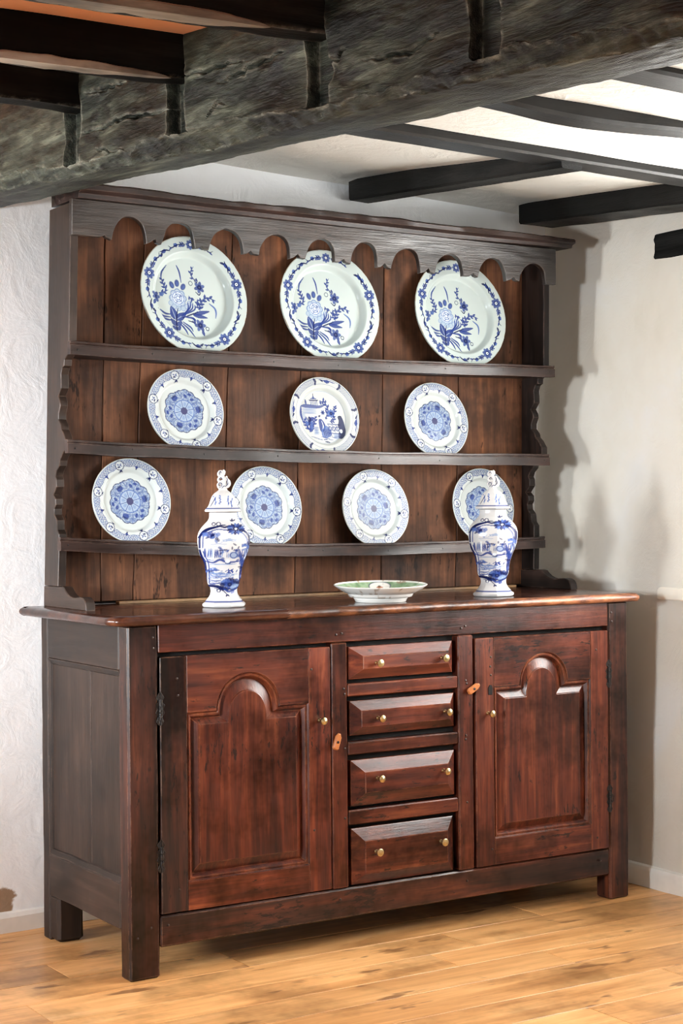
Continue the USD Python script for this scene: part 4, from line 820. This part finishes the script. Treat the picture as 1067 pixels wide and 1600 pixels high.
def peacock_art(a):
    rr, th = np.hypot(a.x, a.y), np.arctan2(a.y, a.x); allv = np.arange(len(rr))
    lob = .455 + .05*np.abs(np.sin(th*3 + .6))**.8 + .028*np.abs(np.sin(th*7.5 + .3))
    sc = np.clip((lob - rr)/.012, 0, 1); speck = meshkit.fbm(np.stack([a.x*34, a.y*34, 0*rr], 1), 2, 5)
    a.put(allv, sc*.92, (0.22, 0.29, 0.40)); a.put(allv, sc*np.clip((speck-.55)*7, 0, .6), (.38, .45, .52)); a.put(allv, sc*np.clip((.42-speck)*7, 0, .55), MID)
    a.put(allv, np.clip((.013 - np.abs(rr-lob))/.007, 0, 1)*.95, NAVY)
    for k in range(12):
        t = .25 + k*np.pi/6; c_ = np.array([math.cos(t), math.sin(t)])
        a.ring(*(c_*.40), .085, .006, BLUE, .6)
    for k in range(6):
        t = .1 + k*np.pi/3; c_ = np.array([math.cos(t), math.sin(t)]); tg = np.array([-c_[1], c_[0]])
        a.line([c_*.26 + tg*.155*0, c_*.30], .006)
        if k % 2 == 0:
            a.ell(*(c_*.37), .06, .085, t, BLUE, .85)
            for s in (-1, 0, 1): a.ell(*(c_*.42+tg*s*.05), .03, .03, 0, NAVY, .6)
            a.line([c_*.27-tg*.13, c_*.42-tg*.17, c_*.5-tg*.1], .007, BLUE, .7); a.line([c_*.27+tg*.13, c_*.42+tg*.17, c_*.5+tg*.1], .007, BLUE, .7)
        else:
            for q, w in (((.35, -.1), .6), ((.36, .09), -.5), ((.44, .0), .1)): a.ell(*(c_*q[0]+tg*q[1]), .034, .052, t+w, BLUE, .88)
    for t in np.linspace(0, 2*np.pi, 6, endpoint=False)+.62: a.line([(.27*math.cos(t), .27*math.sin(t)), (.45*math.cos(t), .45*math.sin(t))], .007, BLUE, .8, smooth=False)
    a.ell(0, 0, .265, col=(.31, .39, .50), a=.95, edge=.06); a.ring(0, 0, .262, .008, MID, .9)
    for k in range(8):
        t = k*np.pi/4+.2; c_ = np.array([math.cos(t), math.sin(t)]); a.line([c_*.08, c_*.25], .007, BLUE, .85, taper=False); d_ = np.array([math.cos(t+.39), math.sin(t+.39)]); a.leaf(d_*.22, d_*.11, .035, PALE, .8)
    a.ell(0, 0, .088, col=(.055, .055, .13), a=.97, edge=.12)
    # rim: scribbled diaper between six roundels, inner bound scalloped
    inner = .80 + .03*np.abs(np.sin(th*6+.4)); band = (rr > inner) & (rr < .965)
    sq = meshkit.fbm(np.stack([th*14, rr*30, 0*rr], 1), 2, 8); sq2 = np.abs(np.sin(rr*95 + np.sin(th*38)*2.2))*np.abs(np.sin(th*44 + np.sin(rr*60)*1.3))
    a.put(allv, np.where(band, np.clip((.40 - sq2)*5.5, 0, .88), 0), BLUE); a.put(allv, np.where(band, np.clip((sq-.45)*3, 0, .35), 0), PALE)
    a.put(allv, np.clip((.008 - np.abs(rr-inner))/.005, 0, 1)*.8, BLUE); a.put(allv, np.clip((.007 - np.abs(rr-.965))/.005, 0, 1)*.6, MID)
    for k in range(6):
        t = math.radians(103 + 60*k); c_ = np.array([math.cos(t), math.sin(t)]); tg = np.array([-c_[1], c_[0]]); c0 = c_*.862
        a.ell(*c0, .112, .112, 0, (.52, .56, .56), 1, .05); a.ring(*c0, .108, .009, NAVY, .92)
        a.line([c0-tg*.05+c_*.03, c0-tg*.02, c0-tg*.055-c_*.035], .013, BLUE); a.line([c0+tg*.05+c_*.035, c0+tg*.015+c_*.01], .014, BLUE); a.ell(*(c0+tg*.035-c_*.035), .022, .03, t, NAVY); a.line([c0-c_*.06, c0-c_*.01], .009, BLUE)
        for s in (-1, 0, 1): a.line([c0-c_*.11, c0-c_*.165+tg*s*.05], .012, NAVY)
        a.ell(*(c0-c_*.135), .022, .022, 0, NAVY)
        t2 = t + math.pi/6; d_ = np.array([math.cos(t2), math.sin(t2)]); tg = np.array([-d_[1], d_[0]]); a.leaf(d_*.84, d_*.735+tg*.01, .022, NAVY); a.line([d_*.82-tg*.04, d_*.80, d_*.82+tg*.05], .014, BLUE)
def scene_art(a):
    rr, th = np.hypot(a.x, a.y), np.arctan2(a.y, a.x); allv = np.arange(len(rr))
    a.put(allv, np.clip((.006 - np.abs(rr-.665))/.004, 0, 1)*.6, PALE)
    band = (rr > .83) & (rr < .965); lat = np.abs(np.sin(th*40+rr*70))*np.abs(np.sin(th*40-rr*70))
    sect = np.floor((th/np.pi*180+360-12)/45).astype(int) % 2 == 0
    a.put(allv, np.where(band & sect, np.clip((.4-lat)*3, 0, .7), 0), BLUE)
    a.put(allv, np.clip((.006-np.abs(rr-.83))/.004, 0, 1)*.8, BLUE); a.put(allv, np.clip((.006-np.abs(rr-.965))/.004, 0, 1)*.8, BLUE)
    for k in range(8):
        t = math.radians(12+45*k); c_ = np.array([math.cos(t), math.sin(t)]); tg = np.array([-c_[1], c_[0]]); a.poly([c_*.82-tg*.02, c_*.9-tg*.05, c_*.97-tg*.03, c_*.97+tg*.03, c_*.9+tg*.01, c_*.82+tg*.03], NAVY, .9)
        if k % 2:
            t = math.radians(12+45*k+22.5); c_ = np.array([math.cos(t), math.sin(t)]); tg = np.array([-c_[1], c_[0]]); a.line([c_*.9-tg*.24, c_*.92, c_*.9+tg*.24], .012, BLUE); a.leaf(c_*.9-tg*.08, c_*.9+tg*.09, .04, BLUE); a.leaf(c_*.88+tg*.1, c_*.92+tg*.2, .02, NAVY)
    # lake, island and pavilion
    a.poly([(-.60, .28), (-.45, .33), (-.1, .30), (.12, .33), (-.02, .24), (-.25, .22), (-.5, .24)], BLUE, .85); a.wash(-.60, -.12, .08, .24, MID, .6, 8)
    a.line([(-.60, .26), (-.62, .05), (-.56, -.18)], .03, BLUE); a.wash(-.6, -.48, -.15, .1, PALE, .5, 6)
    for xx in np.linspace(-.30, -.12, 5): a.line([(xx, .31), (xx, .43)], .009, BLUE, .9, False)
    a.line([(-.33, .43), (-.09, .43)], .014, NAVY, .9, False); a.line([(-.29, .47), (-.13, .47)], .012, BLUE, .9, False); a.poly([(-.26, .47), (-.21, .56), (-.16, .47)], BLUE, .85, False); a.line([(-.21, .53), (-.21, .61)], .009)
    a.leaf((-.44, .31), (-.45, .46), .025); a.leaf((.0, .32), (-.02, .44), .03); a.leaf((.05, .32), (.06, .40), .02)
    # plants, fence, sitting lady, rock
    a.frond([(-.42, -.38), (-.38, -.15), (-.33, .0)], .10, 9); a.frond([(-.40, -.35), (-.5, -.2), (-.55, -.05)], .09, 7); a.frond([(-.38, -.30), (-.25, -.12), (-.22, .02)], .085, 7); a.tree(-.38, -.16, .2, .2, BLUE, 14); a.wash(-.3, -.14, -.45, -.25, MID, .7, 6)
    a.frond([(.1, .0), (.18, .18), (.12, .36), (.06, .44)], .09, 9); a.flower(.26, .10, .11, 8, MID, False); a.frond([(.3, .0), (.38, .2), (.4, .3)], .07, 7); a.flower(.02, .12, .06, 6, BLUE, False); a.frond([(.2, -.1), (.3, -.08), (.36, .02)], .07, 6); a.flower(.1, -.02, .04, 5, BLUE, False)
    a.ell(-.07, .0, .035, .04, 0, (.7, .76, .8), 1); a.ell(-.09, .025, .035, .025, .4, NAVY); a.poly([(-.12, -.06), (-.03, -.06), (.06, -.22), (.0, -.36), (-.1, -.36), (-.13, -.2)], BLUE, .9); a.poly([(-.06, -.3), (.1, -.22), (.22, -.42), (.1, -.52), (-.06, -.5)], MID, .85)
    for k in range(5): a.line([(-.02+.04*k, -.30), (.02+.05*k, -.50)], .010, NAVY, .8)
    a.line([(-.04, -.1), (-.01, -.22), (-.03, -.3)], .012, (.7, .76, .8))
    for yy in (-.17, -.40): a.line([(.12, yy), (.48, yy-.02)], .010, BLUE, .9, False)
    for k in range(3): a.ring(.18+.11*k, -.29, .05, .010, BLUE); a.line([(.13+.11*k, -.18), (.23+.11*k, -.40)], .008, BLUE)
    a.poly([(.44, .02), (.54, .04), (.60, -.1), (.62, -.3), (.55, -.48), (.44, -.56), (.40, -.45), (.46, -.32), (.42, -.2), (.46, -.1)], NAVY, .9); a.ell(.5, -.35, .04, .05, 0, (.7, .76, .8), .9); a.wash(.25, .45, -.55, -.42, MID, .7, 5)
    for k in range(7): a.line([(-.4+.1*k, -.50-.03*(k % 3)), (-.25+.1*k, -.52-.03*(k % 3))], .009, BLUE, .75)
    a.line([(.0, -.62), (.14, -.64)], .016, NAVY); a.ell(.02, -.57, .06, .014, 0, BLUE)
CH = (0.48, 0.55, 0.535); PW = (0.50, 0.54, 0.53)
def shelf_z(p, x): return quad3(x, p) - 0.015
# three chargers on the top shelf
def stand(p, X, R, al, yaw=0.0, dz=0.0, spin=0.0, off=0.010):
    z = shelf_z(p, X) + R*math.cos(al) + 0.0022 + dz; Y = 0.462 - R*math.sin(al) - off
    X = X - 0.6*off
    return plate_mat(X, Y, z, al, yaw, spin)
g1 = 'blue and white chargers on the top shelf'
c1 = make_plate('charger', 'large blue and white rose charger, leftmost of three on the top shelf', 'plate', g1, stand(ZT, 0.411, 0.163, 0.2, 0.06, 0.004), 0.163, 0.021, charger_art, 118, 620, CH)
copy_of(c1, 'large blue and white rose charger in the middle of the top shelf', stand(ZT, 0.836, 0.162, 0.2, 0.012, 0.003))
copy_of(c1, 'large blue and white rose charger at the right of the top shelf', stand(ZT, 1.287, 0.163, 0.2, 0.005, 0.003))
g2 = 'blue and white plates with a flower medallion'
R2 = 0.1125
p1 = make_plate('plate', 'small blue medallion plate at the left of the middle shelf', 'plate', g2, stand(ZM, 0.387, R2, 0.2), R2, 0.012, peacock_art, 86, 440, PW, edge_col=(0.55, 0.52, 0.46))
copy_of(p1, 'small blue medallion plate at the right of the middle shelf', stand(ZM, 1.204, R2, 0.2, 0, 0, 1.1))
copy_of(p1, 'small blue medallion plate at the far left of the bottom shelf, beside the scalloped side', stand(ZB, 0.228, R2, 0.165, 0, 0.006, 0.05, 0.006))
copy_of(p1, 'small blue medallion plate on the bottom shelf, partly behind the left lidded vase', stand(ZB, 0.632, R2, 0.165, 0, 0.002, 0.15, 0.006))
copy_of(p1, 'small blue medallion plate on the bottom shelf above the green dish', stand(ZB, 0.992, R2, 0.165, 0, 0, 2.2, 0.006))
copy_of(p1, 'small blue medallion plate on the bottom shelf, half hidden by the right lidded vase', stand(ZB, 1.376, R2, 0.165, 0, 0, 4.4, 0.006))
make_plate('landscape_plate', 'blue and white plate with a seated lady and lake, centre of the middle shelf', 'plate', None, stand(ZM, 0.821, R2, 0.2, 0, 0.001), R2, 0.014, scene_art, 86, 440, (0.50, 0.525, 0.50), edge_col=(0.6, 0.58, 0.52))

# ------------------------------------------------------------------ lidded vases
def octo(t, k=0.75):
    a = (t + np.pi/8) % (np.pi/4) - np.pi/8
    return (1-k) + k*math.cos(np.pi/8)/np.cos(a)*1.04
PROF = [(0.0, 0.000), (0.050, 0.000), (0.0545, 0.003), (0.0555, 0.008), (0.0525, 0.0115), (0.049, 0.0125), (0.0462, 0.0175), (0.040, 0.0245), (0.0357, 0.031), (0.0338, 0.040), (0.0350, 0.050), (0.0385, 0.058), (0.0415, 0.066), (0.0425, 0.080), (0.0450, 0.095), (0.0515, 0.1145), (0.0585, 0.131), (0.0640, 0.147), (0.0668, 0.164), (0.0662, 0.178), (0.0630, 0.189), (0.0560, 0.200), (0.0470, 0.2095), (0.0395, 0.217), (0.0362, 0.224), (0.0358, 0.232), (0.0362, 0.2375), (0.030, 0.2378)]
LID = [(0.030, 0.2378), (0.0455, 0.2385), (0.0475, 0.2410), (0.0465, 0.2445), (0.0432, 0.2475), (0.0385, 0.2525), (0.0352, 0.260), (0.0325, 0.269), (0.0288, 0.2775), (0.0228, 0.2850), (0.0160, 0.2898), (0.0115, 0.2930), (0.0105, 0.2975), (0.0, 0.2985)]
def vase_surface(prof, nz, nt, relief=None):
    P = np.array(prof); d = np.concatenate([[0], np.cumsum(np.linalg.norm(np.diff(P, axis=0), axis=1))]); u = np.linspace(0, d[-1], nz)
    r, z = np.interp(u, d, P[:, 0]), np.interp(u, d, P[:, 1])
    k = np.array([.25, .5, .25])
    for _ in range(2): r[1:-1] = np.convolve(r, k, 'same')[1:-1]; z[1:-1] = np.convolve(z, k, 'same')[1:-1]
    t = np.linspace(0, 2*np.pi, nt, endpoint=False); o = octo(t + 0.10)
    Rr = np.outer(r, o); Z = np.repeat(z[:, None], nt, 1)
    if relief is not None: Rr = Rr + relief(Rr*np.sin(t)[None, :], Z, np.cos(t)[None, :] > 0.05)
    V = np.stack([Rr*np.cos(t), Rr*np.sin(t), Z], -1).reshape(-1, 3)
    i = np.arange(nz*nt).reshape(nz, nt); b = np.roll(i, -1, 1)
    F = np.vstack([np.stack([i[:-1].ravel(), b[:-1].ravel(), b[1:].ravel()], 1), np.stack([i[:-1].ravel(), b[1:].ravel(), i[1:].ravel()], 1)])
    m = tm(V, F); return m
# local +x faces the viewer; a = y (to the right as seen: -y in local becomes right) so paint uses a = local y mirrored
CART = [(-.050, .150), (-.047, .185), (-.030, .196), (-.008, .203), (.006, .200), (.020, .205), (.044, .190), (.056, .168), (.054, .140), (.044, .112), (.039, .075), (.040, .060), (.028, .050), (.012, .046), (-.010, .054), (-.034, .054), (-.037, .075), (-.038, .110), (-.047, .130)]
def inside_cart(a, z, grow=0.0): return shapely.contains_xy(sg.Polygon(spline(CART, 4, True)).buffer(grow), a, z)
def vrelief(a, Z, fr):
    a_ = a*0.84; return np.where(fr, 0.0022*inside_cart(a_.ravel(), Z.ravel(), 0.001).reshape(a.shape) + 0.0015*inside_cart(a_.ravel(), Z.ravel(), -0.005).reshape(a.shape)*-1, 0)
def vase_art(a, fr):
    n = np.where(~fr)[0]
    keep = a.c[n].copy()
    P = sg.Polygon(spline(CART, 4, True)); ins = shapely.contains_xy(P, a.x, a.y) & fr
    ring_ = np.array(P.exterior.coords); a.line(ring_[::3], .0022, NAVY, .95, False); inr = np.array(P.buffer(-.0065).exterior.coords); a.line(inr[::4], .0013, BLUE, .9, False)
    a.line([(-.052, .175), (-.035, .194), (-.005, .204)], .0036, NAVY, 1); a.line([(-.049, .14), (-.044, .118), (-.040, .09), (-.038, .06)], .0034, NAVY, 1); a.line([(.053, .17), (.052, .14), (.042, .105)], .0022, NAVY, .9); a.line([(-.036, .055), (-.016, .053), (-.002, .047), (.008, .044)], .004, NAVY, 1)
    # sky, clouds, two tall houses, trees
    a.tree(-.028, .180, .022, .020, BLUE, 16); a.tree(-.014, .174, .014, .02, MID, 8); a.wash(-.005, .03, .163, .170, PALE, .7, 3); a.wash(-.03, .01, .156, .160, WASH, .6, 2)
    a.wash(-.042, -.022, .124, .150, BLUE, .9, 6, True); a.wash(-.020, -.002, .124, .148, BLUE, .9, 5, True); a.line([(-.0215, .123), (-.0215, .150)], .0012, (.75, .79, .8), .9, False); a.tree(-.002, .138, .010, .022, BLUE, 9)
    a.wash(.006, .012, .124, .140, MID, .7, 3, True); a.tree(.022, .144, .018, .010, BLUE, 10); a.ell(.021, .131, .010, .009, 0, PALE, .8); a.ring(.021, .131, .007, .001, BLUE); a.wash(.028, .035, .124, .142, BLUE, .85, 4, True)
    a.tree(.045, .154, .020, .012, BLUE, 12); a.wash(.036, .054, .124, .146, WASH, .8, 5, True); a.poly([(.037, .145), (.052, .150), (.055, .146), (.038, .141)], MID, .8, False)
    a.line([(-.040, .117), (-.022, .113), (-.008, .120), (.006, .114), (.022, .114), (.034, .116)], .0026, BLUE, .95); a.line([(-.038, .121), (-.02, .118)], .0012, MID, .8); a.ell(.008, .116, .005, .004, 0, (.7, .76, .8), 1); a.line([(.004, .111), (.018, .109)], .0018, NAVY); a.wash(-.036, .030, .106, .111, WASH, .6, 2)
    a.tree(.036, .118, .010, .022, BLUE, 12); a.line([(.034, .138), (.037, .12), (.040, .108), (.036, .085), (.034, .065)], .0042, BLUE, .9); a.tree(.037, .092, .007, .03, NAVY, 9)
    # lower scene
    a.tree(-.026, .094, .018, .012, BLUE, 14); a.wash(-.034, .002, .085, .092, BLUE, .85, 4); a.wash(-.034, .026, .073, .082, MID, .8, 5); a.wash(-.034, .0, .064, .076, BLUE, .75, 6); a.tree(.014, .090, .014, .006, BLUE, 8); a.frond([(.006, .086), (.014, .093), (.02, .090)], .006, 5); a.line([(-.034, .084), (.0, .085), (.028, .083)], .0012, PALE)
    # shell and blossom at the foot of the cartouche
    for t in np.linspace(.2, 3.0, 9): a.ell(.012+.013*math.cos(t), .056+.011*math.sin(t), .008, .005, t, (NAVY, BLUE, MID)[int(t*10) % 3], .9)
    a.flower(.012, .058, .012, 7, BLUE, False); a.flower(.029, .061, .011, 7, NAVY, False); a.ell(.022, .052, .009, .006, .5, PALE, .9); a.line([(.0, .047), (.010, .040), (.020, .044), (.033, .052)], .003, BLUE); a.line([(.016, .036), (.020, .042)], .004, BLUE)
    # big blossom at the shoulder and small scrolls on the white
    for k in range(15):
        t = 2*np.pi*k/15; a.leaf((.026+.006*math.cos(t), .196+.005*math.sin(t)), (.026+.020*math.cos(t), .196+.015*math.sin(t)), .0032, (BLUE, MID, NAVY)[k % 3], .95)
    a.ell(.026, .196, .0065, .0055, 0, NAVY, .95); a.ell(.026, .1965, .0028, .0024, 0, (.74, .78, .8), 1)
    for s, z0 in ((-1, .2085), ):
        a.ring(-.020, .2085, .0036, .0010, NAVY); a.ring(-.010, .2085, .0042, .0010, NAVY); a.line([(-.010, .204), (.0, .206), (.006, .205)], .0014, NAVY)
    for d_ in ((-.003, .003), (.0, .006), (.005, .004)): a.leaf((.018, .215), (.018+d_[0]*1.6, .215+d_[1]*1.3), .0016, NAVY)
    a.ring(-.011, .0425, .0036, .0011, NAVY); a.line([(-.020, .047), (-.012, .046), (-.003, .043), (.004, .036), (.008, .030)], .0012, NAVY); a.leaf((.006, .033), (.012, .028), .0018, NAVY); a.leaf((.007, .034), (.004, .027), .0016, NAVY)
    a.c[n] = keep
    allv = np.arange(len(a.x))
    a.put(allv, np.clip((.0022-np.abs(a.y-.0150))/.0008, 0, 1)*.92, BLUE)
def lid_art(a, fr):
    for k, (x0, z0) in enumerate([(-.020, .268), (-.008, .270), (.012, .268), (.020, .262)]):
        for q in range(7): a.ell(x0 + a.r.normal(0, .0022), z0 - .010 + q*.0032, .0021, .0017, a.r.uniform(0, 3), (MID, BLUE, PALE)[q % 3], .85)
        a.line([(x0, z0-.014), (x0+.001, z0), (x0+.002, z0+.010)], .0008, MID)
    allv = np.arange(len(a.x)); a.put(allv, np.clip((.0016-np.abs(a.y-.2472))/.0006, 0, 1)*.93, BLUE)
    a.line([(-.032, .252), (-.026, .262), (-.018, .276)], .0012, NAVY, .8)
def finial():
    """pierced scroll knop: a leaf of curling tubes standing on the lid"""
    import manifold3d as mf
    def tube(P, r):
        P = spline(np.array(P, float), 5); out_ = None
        sph = [mf.Manifold.sphere(r if np.ndim(r) == 0 else float(np.interp(k/(len(P)-1), np.linspace(0, 1, len(r)), r)), 14).translate([0.0, float(q[0]), float(q[1])]) for k, q in enumerate(P)]
        return mf.Manifold.batch_boolean([mf.Manifold.hull(a_ + b_) for a_, b_ in zip(sph[:-1], sph[1:])], mf.OpType.Add)
    T = [tube([(0, .293), (-.001, .300), (.004, .309), (.003, .320), (-.002, .331), (-.001, .338)], [0.0079, 0.0073, 0.0055, 0.0049, 0.0049, 0.0043]),
         tube([(.002, .300), (-.004, .297), (-.010, .300), (-.012, .307), (-.007, .312), (-.003, .309)], [0.0049, 0.0044, 0.0039, 0.0037, 0.0039, 0.0037]),
         tube([(.001, .316), (-.006, .314), (-.011, .318), (-.009, .324), (-.004, .325)], [0.0044, 0.0039, 0.0037, 0.0037, 0.0032]),
         tube([(-.001, .330), (-.007, .328), (-.011, .333), (-.008, .339), (-.003, .340)], [0.0044, 0.0039, 0.0039, 0.0041, 0.0037]),
         tube([(.004, .302), (.011, .303), (.015, .308), (.014, .315), (.010, .320), (.009, .326)], [0.0055, 0.0051, 0.0049, 0.0046, 0.0039, 0.0029]),
         tube([(.003, .333), (.004, .339), (.002, .342)], .003)]
    m = mf.Manifold.batch_boolean(T, mf.OpType.Add).refine_to_length(0.0012)
    q = m.to_mesh(); t = trimesh.Trimesh(q.vert_properties[:, :3], q.tri_verts); trimesh.smoothing.filter_taubin(t, iterations=6); return t
VG = (0.55, 0.545, 0.54)
def make_vase(label, loc, face):
    c_, s_ = math.cos(face), math.sin(face)
    # local x -> direction 'face', local y -> left of it; as seen by the viewer, right is -(local y turned)
    mat = Gf.Matrix4d(c_, s_, 0, 0, -s_, c_, 0, 0, 0, 0, 1, 0, *loc, 1)
    v = thing('lidded_vase', label, 'vase', mat=mat, group='pair of lidded vases on the dresser top')
    m = vase_surface(PROF, 190, 330, vrelief)
    fr = m.vertices[:, 0] > 0.002
    a = Art(m.vertices[:, 1]*0.84, m.vertices[:, 2], VG, 11); vase_art(a, fr)
    obj('body', m, 'delft_glaze', v, paint=a.c)
    m = vase_surface(LID, 90, 260); a = Art(m.vertices[:, 1], m.vertices[:, 2], VG, 12); lid_art(a, None)
    l = obj('lid', m, 'delft_glaze', v, paint=a.c)
    m = finial(); a = Art(m.vertices[:, 1], m.vertices[:, 2], VG, 13)
    for P in ([(-.012, .304), (-.009, .311), (-.003, .309), (-.004, .303), (-.009, .299)], [(-.010, .320), (-.005, .324), (.0, .319)], [(-.010, .335), (-.006, .340), (-.003, .334)], [(.006, .302), (.012, .308), (.012, .316)], [(.008, .312), (.011, .319), (.009, .325)], [(-.003, .298), (.002, .303), (.008, .302)]): a.line(P, .0012, NAVY, .85)
    obj('finial', m, 'delft_glaze', l, paint=a.c)
    return v
def face_to(x, y): return math.atan2(EYE[1]-y, EYE[0]-x)
V1, V2 = (0.346, 0.165, TOP), (1.150, 0.105, TOP)
v1 = make_vase('blue and white landscape-painted lidded vase at the left of the dresser top', V1, face_to(*V1[:2]))
f2 = face_to(*V2[:2]) - 0.12; c_, s_ = math.cos(f2), math.sin(f2)
copy_of(v1, 'blue and white landscape-painted lidded vase at the right end of the dresser top', Gf.Matrix4d(c_, s_, 0, 0, -s_, c_, 0, 0, 0, 0, 1, 0, *V2, 1))

# ------------------------------------------------------------------ green dish lying on the counter
dish = thing('dish', 'shallow footed dish with a green painted inside, lying on the front of the dresser top', 'dish', (0.770, 0.092, TOP))
def dmesh(prof, n=220): 
    P = np.array(prof); m = lathe(P, n); v_ = m.vertices.copy(); rr_ = np.hypot(v_[:, 0], v_[:, 1])/0.1225; v_[:, 2] += np.clip(rr_-0.55, 0, 1)/0.45*0.0045*(0.537*v_[:, 0] + 0.844*v_[:, 1])/0.1225; m.vertices = v_ + np.array([0.770, 0.092, TOP]); return m
chip = lambda m, a: a.put(np.arange(len(a.x)), np.clip((meshkit.fbm(m.vertices*90, 3, 4) - 0.66)*20, 0, .8), (0.30, 0.22, 0.15))
bowl = [(0.0005, 0.012), (0.060, 0.012), (0.074, 0.012), (0.082, 0.0135), (0.0855, 0.020), (0.0875, 0.0235), (0.092, 0.0245), (0.106, 0.032), (0.119, 0.0410), (0.1225, 0.0440), (0.1225, 0.0455), (0.1205, 0.0462)]
m = dmesh([(r, z) for r, z in bowl] + [(0.1195, 0.0455)]); a = Art(m.vertices[:, 0]-.77, m.vertices[:, 1]-.092, (0.64, 0.63, 0.60), 5); chip(m, a)
obj('bowl', m, 'delft_glaze', dish, paint=a.c)
P = spline([(0.1200, 0.0460), (0.117, 0.0425), (0.104, 0.0345), (0.092, 0.0275), (0.086, 0.0235), (0.078, 0.0175), (0.060, 0.0155), (0.030, 0.0150), (0.0005, 0.0150)], 8)
m = dmesh(P, 300); a = Art(m.vertices[:, 0]-.77, m.vertices[:, 1]-.092, (0.20, 0.31, 0.18), 6)
nz = meshkit.fbm(np.column_stack([a.x*60, a.y*60, 0*a.x]), 3, 3); a.put(np.arange(len(a.x)), np.clip((nz-.45)*4, 0, .75), (0.33, 0.45, 0.30)); a.put(np.arange(len(a.x)), np.clip((.40-nz)*6, 0, .6), (0.10, 0.17, 0.09))
ca_ = math.atan2(0.844, 0.537)
for k in range(4):
    t = ca_ + k*np.pi/2; cx_, cy2 = .099*math.cos(t), .099*math.sin(t)
    a.ell(cx_, cy2, .019, .030, t, (0.03, 0.05, 0.10), .95, .1); a.ell(cx_, cy2, .0165, .027, t, (0.74, 0.74, 0.70), .97, .1); a.ell(cx_-.004*math.cos(t), cy2-.004*math.sin(t), .006, .009, t, (0.45, 0.13, 0.04), .9); a.ell(cx_, cy2+.002, .004, .004, t, (0.10, 0.05, 0.03), .8)
rr = np.hypot(a.x, a.y); a.put(np.arange(len(rr)), np.clip((rr-.1165)/.001, 0, 1), (0.70, 0.70, 0.64)); chip(m, a)
obj('painted_inside', m, 'delft_glaze', dish, paint=a.c)
m = dmesh([(0.060, 0.0), (0.0645, 0.0), (0.0665, 0.0015), (0.0690, 0.0075), (0.0730, 0.0125), (0.060, 0.0125), (0.060, 0.0)]); a = Art(m.vertices[:, 0], m.vertices[:, 1], (0.64, 0.63, 0.60), 7)
obj('foot_ring', m, 'delft_glaze', dish, paint=a.c)
